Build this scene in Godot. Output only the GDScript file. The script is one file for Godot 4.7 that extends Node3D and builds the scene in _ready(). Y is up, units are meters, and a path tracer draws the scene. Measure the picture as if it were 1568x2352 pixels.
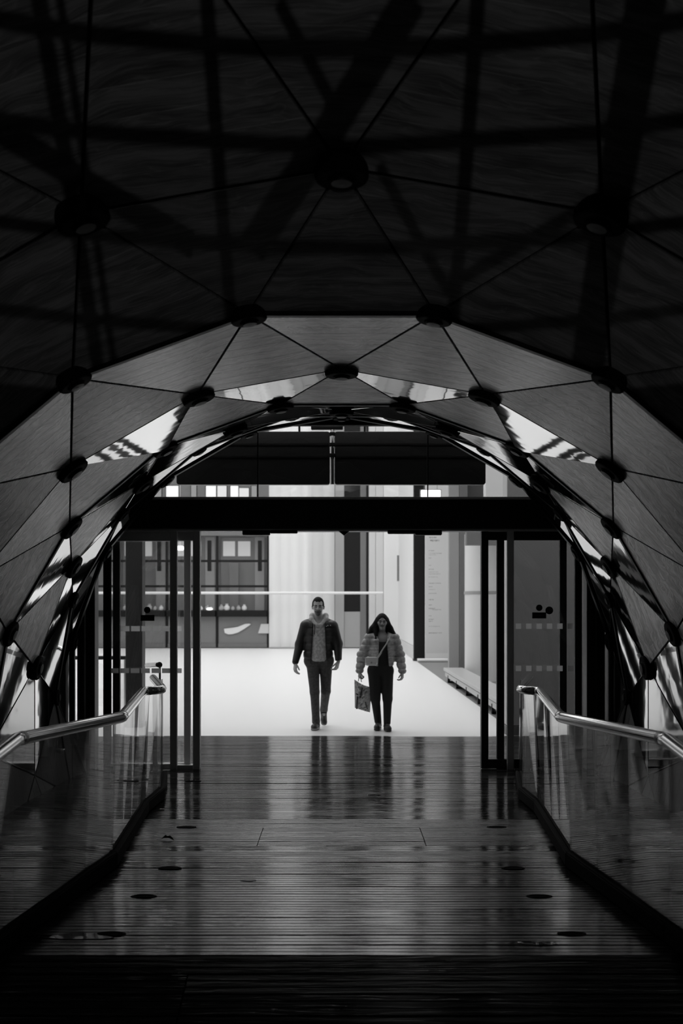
extends Node3D
# A timber and steel lined bridge tube at night, looking through sliding glass doors into a bright hall.
# World: x to the right, y up, depth D in front of the camera is z = -D. Camera 1.65 m above the deck.

const F := 2300.0      # focal length in pixels of the 1568 x 2352 frame
const CX := 784.0
const HY := 1395.0     # row of the horizon
const EYE := 1.65
const DOOR := 10.2     # depth of the glazed door screen

var M := {}            # materials
var T := {}            # textures
var rng := RandomNumberGenerator.new()
var used := {}

func px(x: float, y: float, d: float) -> Vector3:
	return Vector3((x - CX) * d / F, EYE - (y - HY) * d / F, -d)

func pX(x: float, d: float) -> float:
	return (x - CX) * d / F

func pY(y: float, d: float) -> float:
	return EYE - (y - HY) * d / F

func _ready() -> void:
	rng.seed = 20240611
	# ---------------------------------------------------------------- camera
	var cam := Camera3D.new()
	cam.name = "camera"
	cam.projection = Camera3D.PROJECTION_FRUSTUM
	cam.near = 0.1
	cam.far = 200.0
	cam.size = 2.0 * 0.1 * 1176.0 / F
	cam.frustum_offset = Vector2(0.0, (HY - 1176.0) / F * 0.1)
	cam.position = Vector3(0, EYE, 0)
	var lens := CameraAttributesPhysical.new()
	lens.frustum_near = 0.1
	lens.frustum_far = 200.0
	lens.frustum_focal_length = 50.0
	lens.frustum_focus_distance = 8.0
	lens.exposure_aperture = 3.6
	cam.attributes = lens
	add_child(cam)
	cam.current = true
	# ---------------------------------------------------------------- night sky and exposure
	var env := Environment.new()
	env.background_mode = Environment.BG_COLOR
	env.background_color = Color(0.012, 0.012, 0.012)
	env.tonemap_mode = Environment.TONE_MAPPER_LINEAR
	env.tonemap_exposure = 1.0
	env.sdfgi_enabled = true
	env.ssao_enabled = true
	env.ssil_enabled = true
	var we := WorldEnvironment.new()
	we.name = "environment"
	we.environment = env
	add_child(we)
	make_materials()
	# ---------------------------------------------------------------- ceiling lights of the hall, bollard light outside
	hall_lights()
	bollard_light()
	# ---------------------------------------------------------------- structure
	hall_shell()
	tube()
	deck()
	facade()
	door_screen()
	entrance_screen()
	# ---------------------------------------------------------------- things
	for side in [-1.0, 1.0]:
		balustrade(side)
	hall_back()
	hall_right()
	hall_small()
	screens()
	deck_details()
	man()
	woman()

# =================================================================== naming
func numbered(n: String) -> String:
	var k: int = used.get(n, 0)
	used[n] = k + 1
	return n if k == 0 else "%s_%03d" % [n, k]

func thing(n: String, label: String, category: String, at := Vector3.ZERO, group := "") -> Node3D:
	var o := Node3D.new()
	o.name = numbered(n)
	add_child(o)
	o.position = at
	tag(o, label, category, group)
	return o

func tag(o: Node3D, label: String, category: String, group := "") -> void:
	o.set_meta("label", label)
	o.set_meta("category", category)
	if group != "":
		o.set_meta("group", group)

func structure(n: String, at := Vector3.ZERO) -> Node3D:
	var o := Node3D.new()
	o.name = numbered(n)
	add_child(o)
	o.position = at
	o.set_meta("kind", "structure")
	return o

func part(n: String, mesh: Mesh, m: Material, parent: Node, at := Vector3.ZERO, b := Basis.IDENTITY) -> MeshInstance3D:
	var o := MeshInstance3D.new()
	o.name = n
	o.mesh = mesh
	o.material_override = m
	o.transform = Transform3D(b, at)
	o.cast_shadow = GeometryInstance3D.SHADOW_CASTING_SETTING_ON
	parent.add_child(o, true)
	return o

func one(n: String, mesh: Mesh, m: Material, label: String, category: String, at := Vector3.ZERO, group := "", b := Basis.IDENTITY) -> MeshInstance3D:
	var o := part(numbered(n), mesh, m, self, at, b)
	tag(o, label, category, group)
	return o

func shell(n: String, mesh: Mesh, m: Material, at := Vector3.ZERO, b := Basis.IDENTITY) -> MeshInstance3D:
	var o := part(numbered(n), mesh, m, self, at, b)
	o.set_meta("kind", "structure")
	return o

# =================================================================== mesh building
class MB:
	var v := PackedVector3Array()
	var n := PackedVector3Array()
	var u := PackedVector2Array()
	var idx := PackedInt32Array()
	# a triangle that faces "out"; flat normal
	func tri(a: Vector3, b: Vector3, c: Vector3, out: Vector3, ua := Vector2.ZERO, ub := Vector2.ZERO, uc := Vector2.ZERO) -> void:
		var nn := (b - a).cross(c - a)
		if nn.length_squared() < 1e-18:
			return
		nn = nn.normalized()
		var k := v.size()
		if nn.dot(out) > 0.0:
			v.append(a); v.append(c); v.append(b)
			u.append(ua); u.append(uc); u.append(ub)
		else:
			nn = -nn
			v.append(a); v.append(b); v.append(c)
			u.append(ua); u.append(ub); u.append(uc)
		for i in 3:
			n.append(nn)
			idx.append(k + i)
	func quad(a: Vector3, b: Vector3, c: Vector3, d: Vector3, out: Vector3, ua := Vector2.ZERO, ub := Vector2.ZERO, uc := Vector2.ZERO, ud := Vector2.ZERO) -> void:
		tri(a, b, c, out, ua, ub, uc)
		tri(a, c, d, out, ua, uc, ud)
	# a quad with its own smooth normals
	func squad(p: Array, nn: Array, uv: Array) -> void:
		var k := v.size()
		for i in 4:
			v.append(p[i]); n.append(nn[i]); u.append(uv[i])
		var g: Vector3 = (p[2] - p[0]).cross(p[3] - p[1])
		if g.dot(nn[0] + nn[2]) > 0.0:
			for i in [0, 2, 1, 0, 3, 2]:
				idx.append(k + i)
		else:
			for i in [0, 1, 2, 0, 2, 3]:
				idx.append(k + i)
	# flat polygon prism: front polygon "poly" facing fn, thickness t behind it, front edge chamfered by bv
	func prism(poly: Array, fn: Vector3, t: float, bv := 0.0, uo := Vector3.ZERO, ud := Vector3.RIGHT, us := 1.0) -> void:
		var c := Vector3.ZERO
		for p in poly:
			c += p
		c /= poly.size()
		var m := poly.size()
		var vd := fn.cross(ud).normalized()
		var front := []
		for i in m:
			var p: Vector3 = poly[i]
			if bv > 0.0:
				var e0: Vector3 = (poly[(i + 1) % m] - p).normalized()
				var e1: Vector3 = (poly[(i + m - 1) % m] - p).normalized()
				var s := sin(e0.angle_to(e1))
				p += (e0 + e1) * minf(bv / maxf(s, 0.25), 0.25 * (c - p).length())
			front.append(p)
		var uv := func(p: Vector3) -> Vector2: return Vector2((p - uo).dot(ud), (p - uo).dot(vd)) * us
		for i in range(1, m - 1):
			tri(front[0], front[i], front[i + 1], fn, uv.call(front[0]), uv.call(front[i]), uv.call(front[i + 1]))
		for i in m:
			var j := (i + 1) % m
			var a: Vector3 = poly[i]
			var b: Vector3 = poly[j]
			var o := (a + b) * 0.5 - c
			o -= fn * o.dot(fn)
			if bv > 0.0:
				var a1: Vector3 = a - fn * bv
				var b1: Vector3 = b - fn * bv
				quad(front[i], front[j], b1, a1, o.normalized() + fn, uv.call(front[i]), uv.call(front[j]), uv.call(b), uv.call(a))
				a = a1
				b = b1
			quad(a, b, poly[j] - fn * t, poly[i] - fn * t, o, uv.call(a), uv.call(b), uv.call(b), uv.call(a))
		for i in range(1, m - 1):
			tri(poly[0] - fn * t, poly[i] - fn * t, poly[i + 1] - fn * t, -fn)
	# chamfered box
	func cbox(c: Vector3, s: Vector3, bv := 0.004, ba := Basis.IDENTITY) -> void:
		var h := s * 0.5
		bv = minf(bv, minf(h.x, minf(h.y, h.z)) * 0.6)
		for ax in 3:
			var i := (ax + 1) % 3
			var j := (ax + 2) % 3
			for sg in [-1.0, 1.0]:
				var q := []
				for k in [[-1, -1], [1, -1], [1, 1], [-1, 1]]:
					var p := Vector3.ZERO
					p[ax] = sg * h[ax]
					p[i] = k[0] * (h[i] - bv)
					p[j] = k[1] * (h[j] - bv)
					q.append(p)
				var out := Vector3.ZERO
				out[ax] = sg
				var uv := []
				for p in q:
					uv.append(Vector2(p[i] + c[i], p[j] + c[j]))
				quad(c + ba * q[0], c + ba * q[1], c + ba * q[2], c + ba * q[3], ba * out, uv[0], uv[1], uv[2], uv[3])
			# edges along axis ax
			for si in [-1.0, 1.0]:
				for sj in [-1.0, 1.0]:
					var q := []
					for k in [-1.0, 1.0]:
						var p1 := Vector3.ZERO
						p1[ax] = k * (h[ax] - bv); p1[i] = si * h[i]; p1[j] = sj * (h[j] - bv)
						var p2 := Vector3.ZERO
						p2[ax] = k * (h[ax] - bv); p2[i] = si * (h[i] - bv); p2[j] = sj * h[j]
						q.append(p1); q.append(p2)
					var out := Vector3.ZERO
					out[i] = si; out[j] = sj
					quad(c + ba * q[0], c + ba * q[1], c + ba * q[3], c + ba * q[2], ba * out)
		for sx in [-1.0, 1.0]:
			for sy in [-1.0, 1.0]:
				for sz in [-1.0, 1.0]:
					var a := Vector3(sx * h.x, sy * (h.y - bv), sz * (h.z - bv))
					var b := Vector3(sx * (h.x - bv), sy * h.y, sz * (h.z - bv))
					var d := Vector3(sx * (h.x - bv), sy * (h.y - bv), sz * h.z)
					tri(c + ba * a, c + ba * b, c + ba * d, ba * Vector3(sx, sy, sz))
	# tube swept along points
	func tube(pts: Array, r: float, seg := 12, caps := true) -> void:
		var m := pts.size()
		var dirs := []
		for i in m:
			var d := Vector3.ZERO
			if i > 0: d += (pts[i] - pts[i - 1]).normalized()
			if i < m - 1: d += (pts[i + 1] - pts[i]).normalized()
			dirs.append(d.normalized())
		var up := Vector3.UP if absf(dirs[0].y) < 0.9 else Vector3.RIGHT
		var ringp := []
		var ringn := []
		for i in m:
			var d: Vector3 = dirs[i]
			var s := d.cross(up).normalized()
			up = s.cross(d).normalized()
			var k := 1.0
			if i > 0 and i < m - 1:
				k = 1.0 / maxf(0.5, d.dot((pts[i] - pts[i - 1]).normalized()))
			var rp := []
			var rn := []
			# widen in the plane of the bend only a little; bends here are gentle
			for j in seg + 1:
				var a := TAU * j / seg
				var o := s * cos(a) + up * sin(a)
				rn.append(o)
				rp.append(pts[i] + o * r * lerpf(1.0, k, 0.5))
			ringp.append(rp)
			ringn.append(rn)
		var l := 0.0
		for i in m - 1:
			var l2: float = l + (pts[i + 1] - pts[i]).length()
			for j in seg:
				squad([ringp[i][j], ringp[i][j + 1], ringp[i + 1][j + 1], ringp[i + 1][j]], [ringn[i][j], ringn[i][j + 1], ringn[i + 1][j + 1], ringn[i + 1][j]],
					[Vector2(l, float(j) / seg), Vector2(l, float(j + 1) / seg), Vector2(l2, float(j + 1) / seg), Vector2(l2, float(j) / seg)])
			l = l2
		if caps:
			for e in [0, m - 1]:
				var out: Vector3 = dirs[e] * (-1.0 if e == 0 else 1.0)
				for j in seg:
					tri(pts[e], ringp[e][j], ringp[e][j + 1], out)
	# surface of revolution round the axis "up" through c; profile of [radius, height]
	func lathe(prof: Array, seg := 20, c := Vector3.ZERO, ba := Basis.IDENTITY) -> void:
		for i in prof.size() - 1:
			var p: Array = prof[i]
			var q: Array = prof[i + 1]
			var nn := Vector2(q[1] - p[1], -(q[0] - p[0])).normalized()
			for j in seg:
				var a := TAU * j / seg
				var b := TAU * (j + 1) / seg
				var da := Vector3(cos(a), 0, sin(a))
				var db := Vector3(cos(b), 0, sin(b))
				var P := [c + ba * (da * p[0] + Vector3.UP * p[1]), c + ba * (db * p[0] + Vector3.UP * p[1]), c + ba * (db * q[0] + Vector3.UP * q[1]), c + ba * (da * q[0] + Vector3.UP * q[1])]
				var na := ba * (da * nn.x + Vector3.UP * nn.y)
				var nb := ba * (db * nn.x + Vector3.UP * nn.y)
				squad(P, [na, nb, nb, na], [Vector2(float(j) / seg, p[1]), Vector2(float(j + 1) / seg, p[1]), Vector2(float(j + 1) / seg, q[1]), Vector2(float(j) / seg, q[1])])
	func mesh() -> ArrayMesh:
		var am := ArrayMesh.new()
		var a := []
		a.resize(Mesh.ARRAY_MAX)
		a[Mesh.ARRAY_VERTEX] = v
		a[Mesh.ARRAY_NORMAL] = n
		a[Mesh.ARRAY_TEX_UV] = u
		a[Mesh.ARRAY_INDEX] = idx
		am.add_surface_from_arrays(Mesh.PRIMITIVE_TRIANGLES, a)
		return am

func box_mesh(s: Vector3, bv := 0.004) -> ArrayMesh:
	var b := MB.new()
	b.cbox(Vector3.ZERO, s, bv)
	return b.mesh()

# a box part given by its two corners
func span(n: String, lo: Vector3, hi: Vector3, m: Material, parent: Node, bv := 0.004) -> MeshInstance3D:
	var s := (hi - lo).abs()
	return part(n, box_mesh(s, bv), m, parent, (lo + hi) * 0.5)

func span_shell(n: String, lo: Vector3, hi: Vector3, m: Material) -> MeshInstance3D:
	return shell(n, box_mesh((hi - lo).abs(), 0.002), m, (lo + hi) * 0.5)

func tube_mesh(pts: Array, r: float, seg := 12) -> ArrayMesh:
	var b := MB.new()
	b.tube(pts, r, seg)
	return b.mesh()

func bar_mesh(a: Vector3, b: Vector3, w: float, h: float, up: Vector3, bv := 0.004) -> ArrayMesh:
	var d := (b - a).normalized()
	var s := d.cross(up).normalized()
	var u := s.cross(d).normalized()
	var q := MB.new()
	q.cbox((a + b) * 0.5, Vector3((b - a).length(), h, w), bv, Basis(d, u, s))
	return q.mesh()

# =================================================================== textures and materials
func noise(sd: int, fr: float, oct := 4) -> FastNoiseLite:
	var f := FastNoiseLite.new()
	f.seed = sd
	f.frequency = fr
	f.noise_type = FastNoiseLite.TYPE_SIMPLEX_SMOOTH
	f.fractal_octaves = oct
	return f

# grain that runs along u, tiling softly: values 0..1
func grain_image(w: int, h: int, sd: int, wave: float, lo: float, hi: float, lines: float) -> Image:
	var a := noise(sd, 1.0, 4)
	var b := noise(sd + 1, 1.0, 3)
	var c := noise(sd + 2, 1.0, 2)
	var im := Image.create(w, h, false, Image.FORMAT_L8)
	for y in h:
		var y1 := float(y) / h
		for x in w:
			var x1 := float(x) / w
			# wrap along both axes by walking on circles
			var ax := cos(x1 * TAU)
			var bx := sin(x1 * TAU)
			var wob := b.get_noise_3d(ax * 0.35, bx * 0.35, y1 * 1.2) * 0.09 + b.get_noise_3d(ax * 0.9 + 7.0, bx * 0.9, y1 * 1.6) * wave
			var fig := a.get_noise_3d(ax * 0.55 + 9.0, bx * 0.55, (y1 + wob) * 9.0)
			var fine := c.get_noise_3d(ax * 0.7, bx * 0.7 + 4.0, (y1 + wob) * lines)
			var rib := 1.0 - absf(sin((y1 + wob * 1.7) * lines * 0.55 + fig * 4.0))
			var s := 0.70 + fig * 0.72 + fine * 0.5 + (pow(rib, 5.0) - 0.2) * 0.42
			im.set_pixel(x, y, Color.from_hsv(0, 0, lerpf(lo, hi, clampf(s, 0.0, 1.0))))
	return im

func tex(im: Image) -> ImageTexture:
	return ImageTexture.create_from_image(im)

func mat(n: String, grey: float, rough := 0.6, metal := 0.0, spec := 0.5) -> StandardMaterial3D:
	var m := StandardMaterial3D.new()
	m.resource_name = n
	var g := pow(grey, 1.0 / 2.2)
	m.albedo_color = Color(g, g, g)
	m.roughness = rough
	m.metallic = metal
	m.metallic_specular = spec
	M[n] = m
	return m

func glass(n: String, alpha := 0.06, grey := 0.02) -> StandardMaterial3D:
	var m := mat(n, grey, 0.02)
	m.transparency = BaseMaterial3D.TRANSPARENCY_ALPHA
	m.albedo_color.a = alpha
	return m

func make_materials() -> void:
	# cladding timber: figured grain along u
	var g1 := tex(grain_image(768, 512, 11, 0.02, 0.24, 1.0, 70.0))
	var g2 := tex(grain_image(768, 512, 47, 0.11, 0.18, 1.0, 60.0))
	for i in 3:
		var m := mat("timber_%d" % i, [0.97, 0.88, 1.0][i], 0.30, 0.0, 0.65)
		m.albedo_texture = g1 if i < 2 else g2
		m.uv1_scale = Vector3(0.9, 1.1, 1)
	for i in 3:
		var m := mat("wave_timber_%d" % i, [0.97, 0.88, 1.0][i], 0.30, 0.0, 0.65)
		m.albedo_texture = g2
		m.uv1_scale = Vector3(0.8, 0.9, 1)
	var g3 := tex(grain_image(768, 512, 23, 0.004, 0.50, 0.82, 90.0))
	for i in 3:
		var m := mat("plain_timber_%d" % i, [0.95, 0.85, 1.0][i], 0.4)
		m.albedo_texture = g3
		m.uv1_scale = Vector3(0.7, 1.2, 1)
	# polished steel with the slight waviness of thin sheet
	var wn := NoiseTexture2D.new()
	wn.width = 512
	wn.height = 512
	wn.seamless = true
	wn.noise = noise(5, 0.004, 2)
	wn.as_normal_map = true
	wn.bump_strength = 3.0
	var mi := mat("polished_steel", 0.82, 0.05, 1.0)
	mi.normal_enabled = true
	mi.normal_texture = wn
	mi.normal_scale = 0.16
	mi.uv1_scale = Vector3(1.6, 1.6, 1)
	# deck boards: dark, worn and wet
	var dk := grain_image(1024, 256, 91, 0.02, 0.15, 1.0, 50.0)
	var rg := grain_image(1024, 256, 133, 0.03, 0.35, 1.0, 40.0)
	var tdk := tex(dk)
	var trg := tex(rg)
	for i in 5:
		var m := mat("deck_board_%d" % i, [0.035, 0.05, 0.042, 0.06, 0.028][i], [0.14, 0.18, 0.16, 0.21, 0.13][i])
		m.heightmap_enabled = true
		m.heightmap_texture = tdk
		m.heightmap_scale = 0.10
		m.albedo_texture = tdk
		m.roughness_texture = trg
		m.roughness_texture_channel = BaseMaterial3D.TEXTURE_CHANNEL_RED
		m.uv1_scale = Vector3(0.35, 1.7, 1)
		m.uv1_offset = Vector3(i * 0.21, i * 0.37, 0)
	for i in 5:
		var m := mat("near_board_%d" % i, [0.035, 0.05, 0.042, 0.06, 0.028][i], [0.18, 0.23, 0.20, 0.26, 0.16][i])
		m.heightmap_enabled = true
		m.heightmap_texture = tdk
		m.heightmap_scale = 0.10
		m.albedo_texture = tdk
		m.roughness_texture = trg
		m.roughness_texture_channel = BaseMaterial3D.TEXTURE_CHANNEL_RED
		m.uv1_scale = Vector3(0.30, 2.1, 1)
		m.uv1_offset = Vector3(i * 0.31, i * 0.17, 0)
	for i in 2:
		var m := mat("worn_board_%d" % i, [0.17, 0.12][i], [0.42, 0.34][i])
		m.heightmap_enabled = true
		m.heightmap_texture = tdk
		m.heightmap_scale = 0.16
		m.albedo_texture = tdk
		m.roughness_texture = trg
		m.roughness_texture_channel = BaseMaterial3D.TEXTURE_CHANNEL_RED
		m.uv1_scale = Vector3(0.4, 1.7, 1)
	mat("black_steel", 0.008, 0.45)
	mat("black_satin", 0.006, 0.45, 0.0, 0.3)
	mat("cap_steel", 0.006, 0.75, 0.0, 0.2)
	mat("backing", 0.004, 0.9)
	mat("grey_frame", 0.80, 0.45, 0.0)
	mat("grey_rail", 0.70, 0.4, 0.0)
	mat("stainless", 0.75, 0.12, 1.0)
	mat("brushed_steel", 0.55, 0.28, 1.0)
	glass("clear_glass", 0.03)
	glass("balustrade_glass", 0.05)
	mat("kick_panel", 0.02, 0.6)
	mat("kerb", 0.006, 0.8, 0.0, 0.15)
	mat("hall_floor", 0.80, 0.45)
	mat("hall_floor_grey", 0.22, 0.5)
	mat("hall_white", 0.78, 0.6)
	mat("hall_pale", 0.62, 0.6)
	mat("hall_grey", 0.34, 0.6)
	mat("hall_mid", 0.16, 0.6)
	mat("hall_dark", 0.012, 0.6, 0.0, 0.25)
	mat("white_gloss", 0.80, 0.22)
	mat("white_satin", 0.7, 0.35)
	mat("shop_back", 0.20, 0.7)
	mat("shop_base", 0.20, 0.5)
	mat("bench_top", 0.45, 0.4)
	mat("square_white", 0.95, 0.6).backlight_enabled = true
	M.square_white.backlight = Color(1, 1, 1)
	mat("square_grey", 0.55, 0.6).backlight_enabled = true
	M.square_grey.backlight = Color(0.9, 0.9, 0.9)
	mat("sticker", 0.006, 0.5)
	mat("sticker_mark", 0.06, 0.5)
	mat("screen_back", 0.010, 0.35)
	mat("leaf", 0.02, 0.6)
	mat("lamp_glass", 0.004, 0.8, 0.0, 0.1)
	var w := mat("puddle_water", 0.01, 0.02)
	w.metallic_specular = 0.4
	for e in [["light_panel", 1.05], ["lit_window", 0.55], ["lit_window_dim", 0.28], ["bollard_glow", 1.0], ["spot_glow", 2.5]]:
		var m := mat(e[0], 0.6, 0.6)
		m.emission_enabled = true
		m.emission = Color(1, 1, 1)
		m.emission_energy_multiplier = e[1]
	# people
	mat("skin", 0.50, 0.55)
	mat("skin_dark", 0.34, 0.55)
	mat("lip", 0.24, 0.5)
	mat("eye_white", 0.4, 0.3)
	mat("hair_black", 0.010, 0.7, 0.0, 0.25)
	mat("beard", 0.10, 0.7)
	mat("jacket_black", 0.012, 0.5)
	mat("hoodie_grey", 0.85, 0.9)
	mat("hood_pale", 0.85, 0.9)
	mat("jeans", 0.12, 0.9)
	mat("shoe_black", 0.02, 0.5)
	mat("shoe_sole", 0.3, 0.6)
	mat("puffer_grey", 0.62, 0.55)
	mat("top_black", 0.008, 0.85)
	mat("trouser_black", 0.01, 0.85)
	mat("bag_white", 0.80, 0.5)
	mat("carrier", 0.62, 0.45).backlight_enabled = true
	M.carrier.backlight = Color(0.5, 0.5, 0.5)
	mat("carrier_print", 0.03, 0.6)
	mat("strap", 0.5, 0.6)
	# woven and crumpled cloth: mottled weave
	var cl := NoiseTexture2D.new()
	cl.width = 256
	cl.height = 256
	cl.seamless = true
	cl.noise = noise(17, 0.035, 4)
	var ramp := Gradient.new()
	ramp.colors = PackedColorArray([Color(0.62, 0.62, 0.62), Color(1, 1, 1)])
	cl.color_ramp = ramp
	for n in ["jeans", "hoodie_grey", "hood_pale", "puffer_grey", "jacket_black"]:
		M[n].albedo_texture = cl
		M[n].uv1_triplanar = true
		M[n].uv1_scale = Vector3(2.4, 2.4, 2.4)
# =================================================================== lights
func area(parent: Node3D, at: Vector3, size: Vector2, energy: float) -> void:
	var l := AreaLight3D.new()
	l.name = "light"
	l.area_size = size
	l.area_normalize_energy = false
	l.light_energy = energy
	l.shadow_enabled = true
	l.area_range = 80.0
	l.position = at
	l.rotation_degrees.x = -90.0
	parent.add_child(l, true)

const HALL_TOP := 14.0
const HALL_L := -13.0
const HALL_R := 5.2
const HALL_END := 41.8

func hall_lights() -> void:
	var frame := MB.new()
	for s in [1.0, -1.0]:
		frame.cbox(Vector3(0, 0.0, s * 2.36), Vector3(3.6, 0.12, 0.08))
		frame.cbox(Vector3(s * 1.76, 0.0, 0), Vector3(0.08, 0.12, 4.64))
	var fm := frame.mesh()
	var pm := box_mesh(Vector3(3.44, 0.03, 4.64), 0.003)
	var rows := ["over the hall entrance", "in the second row past the entrance", "in the middle row of the hall", "in the row before the shopfront", "beside the shopfront"]
	for i in 5:
		for j in 4:
			var o := thing("ceiling_light", "large white ceiling light panel %s" % rows[i], "ceiling light", Vector3(-10.4 + 3.9 * j, HALL_TOP - 0.06, -17.0 - 5.3 * i), "ceiling light panels of the hall")
			part("frame", fm, M.grey_rail, o)
			part("diffuser", pm, M.light_panel, o, Vector3(0, 0.02, 0))
			area(o, Vector3(0, -0.02, 0), Vector2(3.4, 4.6), 0.50)

func bollard_light() -> void:
	var at := Vector3(0.0, -0.62, 4.0)
	var o := thing("bollard_light", "tall round bollard light standing on the plaza outside the bridge", "bollard light", at)
	var b := MB.new()
	b.lathe([[0.0, 0.0], [0.11, 0.0], [0.11, 0.03], [0.07, 0.05], [0.07, 2.20], [0.0, 2.20]], 20)
	part("post", b.mesh(), M.black_steel, o)
	b = MB.new()
	b.lathe([[0.0, 2.20], [0.045, 2.20], [0.045, 2.44], [0.0, 2.44]], 16)
	part("lamp_lens", b.mesh(), M.bollard_glow, o)
	b = MB.new()
	b.lathe([[0.0, 2.44], [0.085, 2.44], [0.075, 2.48], [0.0, 2.5]], 20)
	part("cap", b.mesh(), M.black_steel, o)
	var l := OmniLight3D.new()
	l.name = "light"
	l.light_energy = 1.25
	l.light_size = 0.008
	l.omni_range = 60.0
	l.omni_attenuation = 2.0
	l.shadow_enabled = true
	l.position = Vector3(0, 2.32, 0)
	o.add_child(l, true)

# =================================================================== hall shell
func hall_shell() -> void:
	span_shell("floor", Vector3(HALL_L, -0.3, -HALL_END), Vector3(2.3, -0.005, -12.85), M.hall_floor)
	span_shell("floor", Vector3(2.3, -0.3, -HALL_END), Vector3(HALL_R, -0.005, -12.85), M.hall_floor_grey)
	span_shell("ceiling", Vector3(HALL_L - 0.3, HALL_TOP, -HALL_END - 0.3), Vector3(HALL_R + 0.3, HALL_TOP + 0.3, -10.4), M.hall_white)
	span_shell("wall_left", Vector3(HALL_L - 0.3, -0.3, -HALL_END - 0.3), Vector3(HALL_L, HALL_TOP, -10.4), M.hall_pale)
	span_shell("wall_right", Vector3(HALL_R, -0.3, -HALL_END - 0.3), Vector3(HALL_R + 0.3, HALL_TOP, -10.4), M.hall_pale)
	span_shell("wall_back", Vector3(HALL_L, -0.3, -HALL_END - 0.3), Vector3(HALL_R, HALL_TOP, -HALL_END), M.hall_grey)
	span_shell("floor", Vector3(-14, -1.2, -9.5), Vector3(14, -0.62, 14.0), M.hall_mid)

# =================================================================== the lined tube
# rings of the lattice: radius in pixels, row of the centre, radius in metres (near to far)
const RINGS := [[3200.0, 2739.0, 4.0], [1750.0, 2135.0, 3.2], [1235.0, 1938.0, 2.75], [967.0, 1815.0, 2.75], [815.0, 1732.0, 2.75], [715.0, 1657.0, 2.75], [657.0, 1602.0, 2.75], [628.0, 1583.0, 2.72]]

func ring_depth(i: int) -> float:
	return F * RINGS[i][2] / RINGS[i][0]

func ring_centre(i: int) -> Vector3:
	var d := ring_depth(i)
	return Vector3(0, EYE - (RINGS[i][1] - HY) * d / F, -d)

func node_at(i: int, deg: float) -> Vector3:
	var a := deg_to_rad(deg)
	return ring_centre(i) + Vector3(sin(a), cos(a), 0) * RINGS[i][2]

func shrink(p: Array, by: float) -> Array:
	var out := []
	for i in 3:
		var e0: Vector3 = (p[(i + 1) % 3] - p[i]).normalized()
		var e1: Vector3 = (p[(i + 2) % 3] - p[i]).normalized()
		out.append(p[i] + (e0 + e1) * (by / maxf(sin(e0.angle_to(e1)), 0.2)))
	return out

func clip_half(poly: Array, o: Vector3, n: Vector3) -> Array:
	var out := []
	for i in poly.size():
		var a: Vector3 = poly[i]
		var b: Vector3 = poly[(i + 1) % poly.size()]
		var da := (a - o).dot(n)
		var db := (b - o).dot(n)
		if da >= 0.0:
			out.append(a)
		if (da >= 0.0) != (db >= 0.0):
			out.append(a.lerp(b, da / (da - db)))
	return out

func tube() -> void:
	var wall := structure("wall_tube")
	for i in RINGS.size() - 1:
		var even := i % 2 == 1      # rings 1, 3, 5, 7 have a node at the crown
		for k in range(-12, 13):
			var deg := k * 10.0
			if absf(deg) > 110.0:
				continue
			var near_base := (k % 2 == 0) != even   # base edge on the near ring, apex on the far ring
			var p: Array
			# apex of the panel lies at angle deg
			if near_base:
				p = [node_at(i, deg - 10.0), node_at(i, deg + 10.0), node_at(i + 1, deg)]
			else:
				p = [node_at(i + 1, deg - 10.0), node_at(i + 1, deg + 10.0), node_at(i, deg)]
			if maxf(p[0].y, maxf(p[1].y, p[2].y)) < 0.02:
				continue
			panel(wall, i, near_base, absf(deg), p)
	# hoops along the rings and round bosses on the nodes
	var boss := MB.new()
	boss.lathe([[0.0, 0.068], [0.06, 0.068], [0.07, 0.058], [0.112, 0.058], [0.122, 0.054], [0.13, 0.044], [0.13, -0.03], [0.0, -0.03]], 28)
	var boss_mesh := boss.mesh()
	var ringb := MB.new()
	ringb.lathe([[0.052, 0.068], [0.05, 0.078], [0.0, 0.082]], 20)
	var cap_mesh := ringb.mesh()
	for i in range(0, RINGS.size()):
		var even := i % 2 == 1
		var c := ring_centre(i)
		var off := 0.0 if even else 10.0
		for k in range(-6, 6):
			var a := k * 20.0 + off
			var b := a + 20.0
			var pa := node_at(i, a)
			var pb := node_at(i, b)
			if maxf(pa.y, pb.y) < 0.0 or maxf(absf(a), absf(b)) > 122.0:
				continue
			var w: float = [0.06, 0.02, 0.05, 0.02, 0.05, 0.025, 0.05, 0.07][i]
			var inw := (c - (pa + pb) * 0.5).normalized()
			var sink: float = [0.0, -0.03, -0.022, -0.033, -0.024, -0.033, -0.024, -0.02][i]
			part("hoop", bar_mesh(pa + inw * sink, pb + inw * sink, w, 0.07, inw, 0.006), M.black_satin, wall)
		for k in range(-6, 7):
			var a := k * 20.0 + off
			var p := node_at(i, a)
			if absf(a) > (105.0 if i == 7 else 95.0) or p.y < 0.05 or i == 0:
				continue
			var inw := (c - p).normalized()
			var side := inw.cross(Vector3.FORWARD).normalized()
			var ba := Basis(side, inw, side.cross(inw))
			var sc: float = [1.0, 0.88, 0.72, 0.84, 0.8, 0.84, 0.6, 0.7][i]
			var bo := part("node_boss", boss_mesh, M.cap_steel, wall, p, ba * sc)
			part("boss_cap", cap_mesh, M.black_satin, bo)

var timber_meshes := 0

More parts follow.
